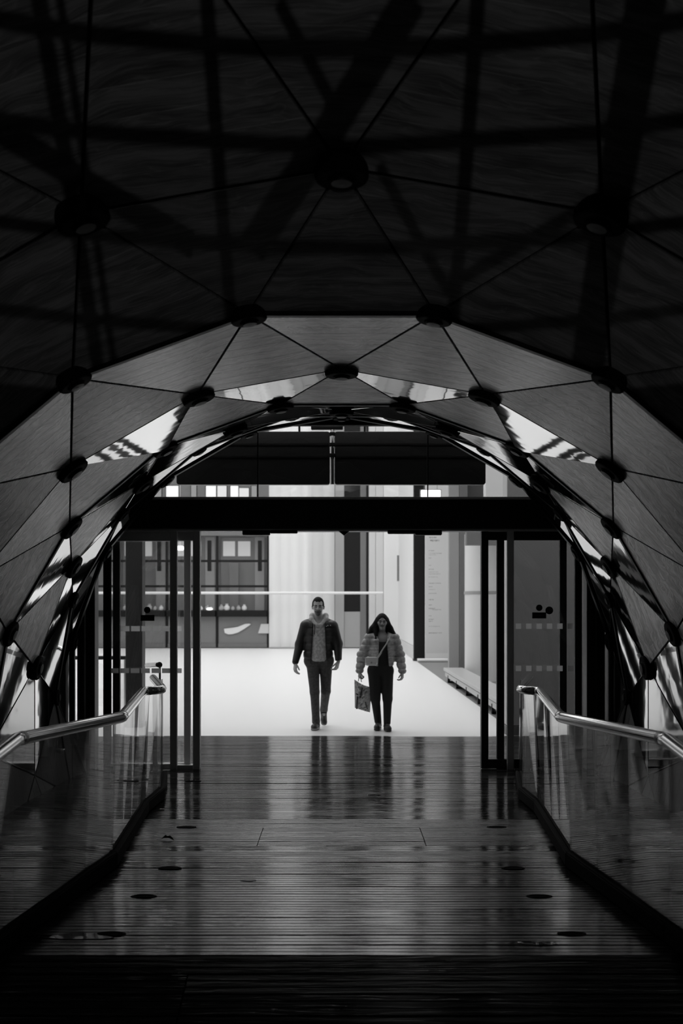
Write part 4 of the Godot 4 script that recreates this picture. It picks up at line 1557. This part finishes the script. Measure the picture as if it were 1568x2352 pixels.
func face_parts(o: Node3D, c: Vector3, r: Vector3, brow: Material) -> void:
	for s in [-1.0, 1.0]:
		var e := part("eye", ball(c + Vector3(s * r.x * 0.40, 0.0, r.z * 0.80), Vector3(0.012, 0.0085, 0.011)), M.eye_white, o)
		part("iris", ball(c + Vector3(s * r.x * 0.40, -0.001, r.z * 0.80 + 0.007), Vector3(0.006, 0.006, 0.005)), M.hair_black, e)
		part("eyebrow", tube_mesh([c + Vector3(s * r.x * 0.16, r.y * 0.15, r.z * 0.97), c + Vector3(s * r.x * 0.42, r.y * 0.19, r.z * 0.95), c + Vector3(s * r.x * 0.66, r.y * 0.15, r.z * 0.80)], 0.005, 8), brow, o)
	part("mouth", tube_mesh([c + Vector3(-r.x * 0.34, -r.y * 0.47, r.z * 0.80), c + Vector3(0, -r.y * 0.45, r.z * 0.93), c + Vector3(r.x * 0.34, -r.y * 0.47, r.z * 0.80)], 0.0045, 8), M.lip, o)

func man() -> void:
	var o := thing("person", "person in an open black jacket over a pale hoodie, jeans and dark shoes, walking", "person", Vector3(-0.31, 0, -13.75), "people walking")
	var hc := Vector3(-0.01, 1.655, 0.045)
	var hr := Vector3(0.078, 0.128, 0.098)
	var sh := [Vector3(-0.18, 1.395, 0.0), Vector3(0.187, 1.385, 0.0)]
	var el := [Vector3(-0.262, 1.14, -0.03), Vector3(0.258, 1.15, 0.0)]
	var wr := [Vector3(-0.318, 0.895, 0.09), Vector3(0.268, 0.915, 0.07)]
	var hp := [Vector3(-0.085, 0.90, 0.0), Vector3(0.095, 0.90, 0.0)]
	var kn := [Vector3(-0.055, 0.50, 0.13), Vector3(0.095, 0.50, 0.0)]
	var an := [Vector3(-0.035, 0.10, 0.16), Vector3(0.062, 0.215, -0.28)]
	var to := [Vector3(-0.06, 0.035, 0.31), Vector3(0.068, 0.05, -0.18)]
	# body
	var b := MB.new()
	var g := Vol.new(Vector3(-0.45, -0.02, -0.5), Vector3(0.45, 1.6, 0.45), 0.014)
	g.cap(Vector3(0, 1.0, 0), Vector3(0, 1.34, 0), 0.13, 0.15, 0.05, 1.4)
	g.cap(hp[0], hp[1], 0.085, 0.085, 0.03, 1.2)
	g.cap(sh[0], sh[1], 0.055, 0.055, 0.05)
	g.cap(Vector3(0, 1.40, 0), hc + Vector3(0, -0.08, -0.02), 0.06, 0.056, 0.03)
	for i in 2:
		g.cap(sh[i], el[i], 0.05, 0.04, 0.02)
		g.cap(el[i], wr[i], 0.04, 0.026, 0.015)
		g.cap(hp[i], kn[i], 0.066, 0.046, 0.015)
		g.cap(kn[i], an[i], 0.044, 0.030, 0.015)
		g.cap(an[i] + Vector3(0, -0.02, 0), an[i].lerp(to[i], 0.7), 0.026, 0.02, 0.015)
	g.emit(b)
	head(b, hc, hr, Vector3(0, 1.46, 0.0), 0.055)
	hand(b, wr[0], Vector3(-0.04, -1, 0.18), Vector3(0.5, 0, 0.8), Vector3(0.9, 0, -0.3), 0.55)
	hand(b, wr[1], Vector3(-0.28, -1, 0.1), Vector3(-0.5, 0, 0.8), Vector3(-0.9, 0, -0.3), 0.75)
	part("body", b.mesh(), M.skin, o)
	face_parts(o, hc, hr, M.hair_black)
	# short hair and stubble
	g = Vol.new(hc - Vector3(0.12, 0.06, 0.14), hc + Vector3(0.12, 0.17, 0.14), 0.005)
	g.ell(hc + Vector3(0, hr.y * 0.24, -hr.z * 0.10), Vector3(hr.x * 1.07, hr.y * 0.86, hr.z * 1.07), 0.01)
	g.ell(hc + Vector3(0, -0.02, 0.13), Vector3(0.074, 0.105, 0.125), 0.006, true)
	for s in [-1.0, 1.0]:
		g.ell(hc + Vector3(s * 0.05, 0.055, 0.10), Vector3(0.026, 0.04, 0.07), 0.006, true)
	g.plane(hc + Vector3(0, -0.02, 0), Vector3(0, -1, 0.15))
	part("hair", g.mesh(), M.hair_black, o)
	g = Vol.new(hc - Vector3(0.11, 0.15, 0.05), hc + Vector3(0.11, 0.0, 0.14), 0.005)
	g.cap(hc + Vector3(0, -hr.y * 0.1, hr.z * 0.25), hc + Vector3(0, -hr.y * 0.66, hr.z * 0.42), hr.x * 0.85, hr.x * 0.50, 0.03)
	g.cap(hc + Vector3(0, -hr.y * 0.74, hr.z * 0.62), hc + Vector3(0, -hr.y * 0.80, hr.z * 0.66), hr.x * 0.27, hr.x * 0.25, 0.02)
	g.plane(hc + Vector3(0, -0.040, 0.02), Vector3(0, 1, 0.25))
	part("beard", g.mesh(), M.beard, o)
	# jeans
	g = Vol.new(Vector3(-0.28, 0.06, -0.5), Vector3(0.30, 1.02, 0.4), 0.012)
	g.cap(hp[0] + Vector3(-0.01, 0.02, 0), hp[1] + Vector3(0.0, 0.02, 0), 0.114, 0.114, 0.03, 1.1)
	for i in 2:
		g.cap(hp[i], kn[i], 0.092, 0.066, 0.02)
		g.cap(kn[i], an[i], 0.064, 0.051, 0.02)
		g.cap(an[i] + (kn[i] - an[i]) * 0.12, an[i], 0.052, 0.056, 0.01)
	g.plane(Vector3(0, 0.99, 0), Vector3.UP)
	part("jeans", g.mesh(), M.jeans, o)
	# hoodie
	g = Vol.new(Vector3(-0.26, 0.86, -0.22), Vector3(0.26, 1.58, 0.24), 0.012)
	g.cap(Vector3(0.0, 0.98, 0.01), Vector3(0, 1.34, 0.0), 0.162, 0.165, 0.04, 1.35)
	g.cap(sh[0] * Vector3(0.75, 1, 1), sh[1] * Vector3(0.75, 1, 1), 0.06, 0.06, 0.05)
	g.plane(Vector3(0, 0.91, 0), Vector3.DOWN)
	g.ell(Vector3(0, 1.52, 0.05), Vector3(0.075, 0.10, 0.09), 0.02, true)
	part("hoodie", g.mesh(), M.hoodie_grey, o)
	g = Vol.new(Vector3(-0.2, 1.34, -0.2), Vector3(0.2, 1.62, 0.2), 0.008)
	for s in [-1.0, 1.0]:
		g.cap(Vector3(s * 0.092, 1.535, -0.02), Vector3(s * 0.10, 1.485, 0.04), 0.034, 0.036, 0.02)
		g.cap(Vector3(s * 0.10, 1.485, 0.04), Vector3(s * 0.03, 1.41, 0.115), 0.034, 0.024, 0.02)
		g.cap(Vector3(s * 0.092, 1.535, -0.02), Vector3(s * 0.05, 1.52, -0.10), 0.034, 0.045, 0.03)
	g.cap(Vector3(-0.03, 1.40, 0.115), Vector3(0.03, 1.40, 0.115), 0.022, 0.022, 0.02)
	part("hood", g.mesh(), M.hood_pale, o)
	part("drawstring", tube_mesh([Vector3(-0.055, 1.42, 0.135), Vector3(-0.052, 1.36, 0.142), Vector3(-0.058, 1.28, 0.142)], 0.005, 8), M.hair_black, o)
	# open padded jacket
	g = Vol.new(Vector3(-0.42, 0.80, -0.26), Vector3(0.42, 1.54, 0.28), 0.012)
	g.cap(Vector3(-0.01, 0.99, -0.01), Vector3(0.005, 1.33, -0.01), 0.205, 0.20, 0.05, 1.28)
	g.cap(sh[0] + Vector3(0.03, 0, 0), sh[1] - Vector3(0.03, 0, 0), 0.085, 0.085, 0.05)
	for s in [-1.0, 1.0]:
		g.cap(Vector3(s * 0.06, 1.46, -0.02), Vector3(s * 0.15, 1.41, -0.01), 0.045, 0.07, 0.04)
	g.quilt(0.105, 0.012)
	for i in 2:
		g.cap(sh[i], el[i], 0.080, 0.066, 0.03)
		g.cap(el[i], wr[i] + Vector3(0, 0.015, 0), 0.064, 0.046, 0.03)
	g.plane(Vector3(0, 0.885, 0), Vector3(0.15, -1, 0))
	g.slit(0.86, 1.46, 0.0, 0.005, 0.105, 0.075, 0.0)
	g.ell(Vector3(0, 1.53, 0.02), Vector3(0.11, 0.13, 0.14), 0.02, true)
	part("jacket", g.mesh(), M.jacket_black, o)
	for q in [[0.105, 1.392], [0.125, 1.402], [0.16, 1.405]]:
		part("chest_badge", ball(Vector3(q[0], q[1], 0.128), Vector3(0.006, 0.006, 0.02)), M.strap, o)
	for i in 2:
		part("sock", tube_mesh([an[i] + (kn[i] - an[i]) * 0.22, an[i], an[i] + Vector3(0, -0.05, 0.01)], 0.042, 14), M.hair_black, o)
	shoes(o, an, to, M.shoe_black, M.shoe_sole, 1.0)

func shoes(o: Node3D, an: Array, to: Array, m: Material, sole: Material, k: float) -> void:
	for i in 2:
		var d: Vector3 = to[i] - an[i]
		var f := Vector3(d.x, 0, d.z).normalized()
		var pitch := atan2(an[i].y - 0.10, 0.13) if an[i].y > 0.12 else 0.0
		# local shoe: toe along +z, sole at y = 0
		var b := MB.new()
		var g := Vol.new(Vector3(-0.08, -0.03, -0.12), Vector3(0.08, 0.18, 0.24), 0.006)
		g.cap(Vector3(0, 0.05, -0.04), Vector3(0, 0.045, 0.13), 0.042 * k, 0.038 * k, 0.02)
		g.cap(Vector3(0, 0.05, -0.03), Vector3(0, 0.13, -0.02), 0.045 * k, 0.045 * k, 0.02)
		g.cap(Vector3(-0.008, 0.035, 0.11), Vector3(0.008, 0.035, 0.15), 0.04 * k, 0.034 * k, 0.02)
		g.plane(Vector3(0, 0.022, 0), Vector3.DOWN)
		g.plane(Vector3(0, 0.145, 0), Vector3.UP)
		g.emit(b)
		var s := MB.new()
		var q := Vol.new(Vector3(-0.08, -0.02, -0.13), Vector3(0.08, 0.06, 0.24), 0.006)
		q.cap(Vector3(0, 0.016, -0.045), Vector3(0, 0.016, 0.145), 0.046 * k, 0.044 * k, 0.02)
		q.plane(Vector3(0, 0.001, 0), Vector3.DOWN)
		q.plane(Vector3(0, 0.026, 0), Vector3.UP)
		q.emit(s)
		var side := Vector3.UP.cross(f)
		var ba := Basis(side, Vector3.UP, f) * Basis(Vector3.RIGHT, pitch)
		var at: Vector3 = Vector3(an[i].x, 0.0, an[i].z)
		if pitch > 0.0:
			at = an[i] - ba * Vector3(0, 0.10, -0.02)
		var sh := part("shoe", b.mesh(), m, o, at, ba)
		part("sole", s.mesh(), sole, sh)

func woman() -> void:
	var o := thing("person", "person with long dark hair in a pale padded jacket and black trousers, walking", "person", Vector3(0.548, 0, -13.55), "people walking")
	var hc := Vector3(0.0, 1.45, 0.03)
	var hr := Vector3(0.070, 0.116, 0.088)
	var sh := [Vector3(-0.165, 1.235, 0.0), Vector3(0.165, 1.225, 0.0)]
	var el := [Vector3(-0.265, 1.0, -0.03), Vector3(0.235, 1.0, -0.03)]
	var wr := [Vector3(-0.305, 0.79, 0.05), Vector3(0.272, 0.785, 0.06)]
	var hp := [Vector3(-0.095, 0.80, 0.0), Vector3(0.055, 0.80, 0.0)]
	var kn := [Vector3(-0.092, 0.42, 0.07), Vector3(0.072, 0.42, 0.06)]
	var an := [Vector3(-0.052, 0.10, -0.02), Vector3(0.064, 0.10, 0.10)]
	var to := [Vector3(-0.075, 0.03, 0.13), Vector3(0.078, 0.03, 0.25)]
	var b := MB.new()
	var g := Vol.new(Vector3(-0.42, -0.02, -0.25), Vector3(0.40, 1.42, 0.4), 0.014)
	g.cap(Vector3(-0.01, 0.92, 0), Vector3(0, 1.18, 0), 0.11, 0.13, 0.05, 1.4)
	g.cap(hp[0], hp[1], 0.085, 0.085, 0.03, 1.2)
	g.cap(sh[0], sh[1], 0.045, 0.045, 0.05)
	g.cap(Vector3(0, 1.22, 0), hc + Vector3(0, -0.08, -0.02), 0.048, 0.045, 0.03)
	for i in 2:
		g.cap(sh[i], el[i], 0.042, 0.034, 0.02)
		g.cap(el[i], wr[i], 0.034, 0.022, 0.015)
		g.cap(hp[i], kn[i], 0.066, 0.044, 0.015)
		g.cap(kn[i], an[i], 0.042, 0.028, 0.015)
		g.cap(an[i] + Vector3(0, -0.02, 0), an[i].lerp(to[i], 0.7), 0.024, 0.018, 0.015)
	g.emit(b)
	head(b, hc, hr, Vector3(0, 1.27, 0.0), 0.045)
	hand(b, wr[0], Vector3(0.02, -1, 0.05), Vector3(0.4, 0, 0.9), Vector3(0.9, 0, -0.4), 1.25, 0.9)
	hand(b, wr[1], Vector3(-0.03, -1, 0.12), Vector3(-0.4, 0, 0.9), Vector3(-0.9, 0, -0.4), 0.8, 0.9)
	part("body", b.mesh(), M.skin_dark, o)
	face_parts(o, hc, hr, M.hair_black)
	# long hair falling to the shoulders
	g = Vol.new(Vector3(-0.26, 1.12, -0.16), Vector3(0.24, 1.62, 0.18), 0.008)
	g.ell(hc + Vector3(0, hr.y * 0.18, -0.01), Vector3(hr.x * 1.16, hr.y * 0.88, hr.z * 1.08), 0.02)
	for s in [-1.0, 1.0]:
		g.cap(hc + Vector3(s * 0.062, 0.03, -0.01), Vector3(s * 0.115 - 0.01, 1.36, 0.0), 0.032, 0.042, 0.03)
		g.cap(Vector3(s * 0.115 - 0.01, 1.36, 0.0), Vector3(s * 0.165 - 0.01, 1.285, 0.02), 0.042, 0.035, 0.03)
		g.cap(hc + Vector3(s * 0.05, -0.02, -0.05), Vector3(s * 0.06, 1.18, -0.10), 0.05, 0.05, 0.03)
	g.cap(Vector3(-0.085, 1.38, 0.03), Vector3(-0.085, 1.20, 0.10), 0.035, 0.02, 0.03)
	g.ell(hc + Vector3(0.0, -0.035, 0.10), Vector3(0.060, 0.100, 0.085), 0.012, true)
	part("hair", g.mesh(), M.hair_black, o)
	# black top and trousers
	g = Vol.new(Vector3(-0.22, 0.78, -0.2), Vector3(0.2, 1.3, 0.22), 0.012)
	g.cap(Vector3(-0.015, 0.86, 0), Vector3(0, 1.12, 0.01), 0.135, 0.14, 0.04, 1.3)
	g.plane(Vector3(0, 1.205, 0), Vector3(0, 1, 0.2))
	part("top", g.mesh(), M.top_black, o)
	g = Vol.new(Vector3(-0.28, 0.08, -0.25), Vector3(0.24, 0.98, 0.3), 0.012)
	g.cap(hp[0], hp[1], 0.104, 0.104, 0.04, 1.1)
	g.cap(Vector3(-0.02, 0.84, 0), Vector3(-0.015, 0.94, 0), 0.135, 0.13, 0.04, 1.3)
	for i in 2:
		g.cap(hp[i] + Vector3(0, -0.02, 0), kn[i], 0.100, 0.068, 0.02)
		g.cap(kn[i], an[i] + Vector3(0, -0.01, 0), 0.062, 0.047, 0.02)
	part("trousers", g.mesh(), M.trouser_black, o)
	# cropped padded jacket, open
	g = Vol.new(Vector3(-0.40, 0.74, -0.24), Vector3(0.38, 1.38, 0.25), 0.011)
	g.cap(Vector3(-0.005, 0.97, -0.01), Vector3(0.0, 1.16, -0.01), 0.188, 0.178, 0.05, 1.25)
	g.cap(sh[0] + Vector3(0.03, 0, 0), sh[1] - Vector3(0.03, 0, 0), 0.075, 0.075, 0.05)
	for s in [-1.0, 1.0]:
		g.cap(Vector3(s * 0.09, 1.31, 0.0), Vector3(s * 0.085, 1.20, 0.09), 0.035, 0.04, 0.03)
	for i in 2:
		g.cap(sh[i], el[i], 0.080, 0.074, 0.03)
		g.cap(el[i], wr[i] + Vector3(0, 0.015, 0), 0.074, 0.056, 0.03)
		for k in 3:
			var p: Vector3 = el[i].lerp(wr[i], 0.2 + 0.3 * k)
			g.cap(p, p + (wr[i] - el[i]) * 0.1, 0.066 - 0.005 * k, 0.064 - 0.005 * k, 0.01)
	g.quilt(0.082, 0.015)
	g.slit(0.80, 1.26, 0.015, 0.01, 0.075, 0.05, 0.0)
	g.ell(Vector3(0, 1.30, 0.04), Vector3(0.075, 0.12, 0.13), 0.02, true)
	part("jacket", g.mesh(), M.puffer_grey, o)
	shoes(o, an, to, M.shoe_black, M.shoe_black, 0.92)
	# shoulder bag
	var hb := thing("shoulder_bag", "small pale box shaped shoulder bag on a strap across the padded jacket", "handbag", o.position + Vector3(-0.15, 0.87, 0.19))
	var q := MB.new()
	q.cbox(Vector3(0, 0.06, 0), Vector3(0.165, 0.115, 0.06), 0.018)
	part("case", q.mesh(), M.bag_white, hb)
	q = MB.new()
	q.cbox(Vector3(0, 0.078, 0.032), Vector3(0.16, 0.075, 0.01), 0.004)
	part("flap", q.mesh(), M.bag_white, hb)
	part("clasp", box_mesh(Vector3(0.022, 0.022, 0.008), 0.003), M.brushed_steel, hb, Vector3(0, 0.045, 0.04))
	part("shoulder_strap", tube_mesh([Vector3(0.08, 0.10, 0.0), Vector3(0.12, 0.17, 0.005), Vector3(0.20, 0.29, -0.015), Vector3(0.245, 0.37, -0.08), Vector3(0.24, 0.42, -0.16)], 0.009, 10), M.strap, hb)
	for k in 4:
		q = MB.new()
		var c := Vector3(0.09 + 0.012 * k, 0.12 + 0.018 * k, 0.03)
		var ring := []
		for t in 13:
			var a := TAU * t / 12
			ring.append(c + Vector3(cos(a) * 0.010, sin(a) * 0.012, 0.006 * sin(a)))
		q.tube(ring, 0.0035, 8, false)
		part("chain_link", q.mesh(), M.brushed_steel, hb)
	# carrier bag held in the hand
	var cb := thing("carrier_bag", "crumpled pale carrier bag with dark print hanging from a hand", "carrier bag", o.position + Vector3(-0.30, 0.235, 0.06))
	q = MB.new()
	var top := [Vector2(-0.075, 0.445), Vector2(0.155, 0.34)]
	var bot := [Vector2(-0.068, 0.06), Vector2(0.135, 0.0)]
	var nu := 14
	var nv := 18
	var r := noise(61, 12.0, 3)
	for f in [1.0, -1.0]:
		var gridp := []
		for j in nv + 1:
			var row := []
			var tv := float(j) / nv
			for i in nu + 1:
				var tu := float(i) / nu
				var a: Vector2 = (bot[0] as Vector2).lerp(bot[1], tu)
				var c: Vector2 = (top[0] as Vector2).lerp(top[1], tu)
				var p2 := a.lerp(c, tv)
				var belly := sin(PI * tu) * sin(PI * minf(tv * 0.9 + 0.08, 1.0)) * 0.035
				var wrinkle := r.get_noise_2d(p2.x * 4.0, p2.y * 2.5 + f * 3.0) * 0.06 * sin(PI * tu)
				row.append(Vector3(p2.x, p2.y - (0.02 * sin(PI * tu) * tv), f * (belly + 0.002) + wrinkle))
			gridp.append(row)
		for j in nv:
			for i in nu:
				q.quad(gridp[j][i], gridp[j][i + 1], gridp[j + 1][i + 1], gridp[j + 1][i], Vector3(0, 0, f))
	part("bag_body", q.mesh(), M.carrier, cb)
	for s in [-1.0, 1.0]:
		part("handle", tube_mesh([Vector3(-0.02, 0.42, s * 0.02), Vector3(-0.015, 0.47, s * 0.012), Vector3(-0.003, 0.485, 0.0), Vector3(0.012, 0.46, s * 0.012), Vector3(0.02, 0.41, s * 0.02)], 0.006, 8), M.carrier, cb)
	for t in [[0.03, 0.34, 0.0, 0.20, 0.012], [-0.035, 0.22, -0.045, 0.05, 0.010], [-0.05, 0.26, -0.03, 0.235, 0.008], [0.07, 0.15, 0.10, 0.05, 0.006]]:
		part("print_stroke", tube_mesh([Vector3(t[0], t[1], 0.040), Vector3(t[2], t[3], 0.040)], t[4], 8), M.carrier_print, cb, Vector3.ZERO, Basis.IDENTITY)
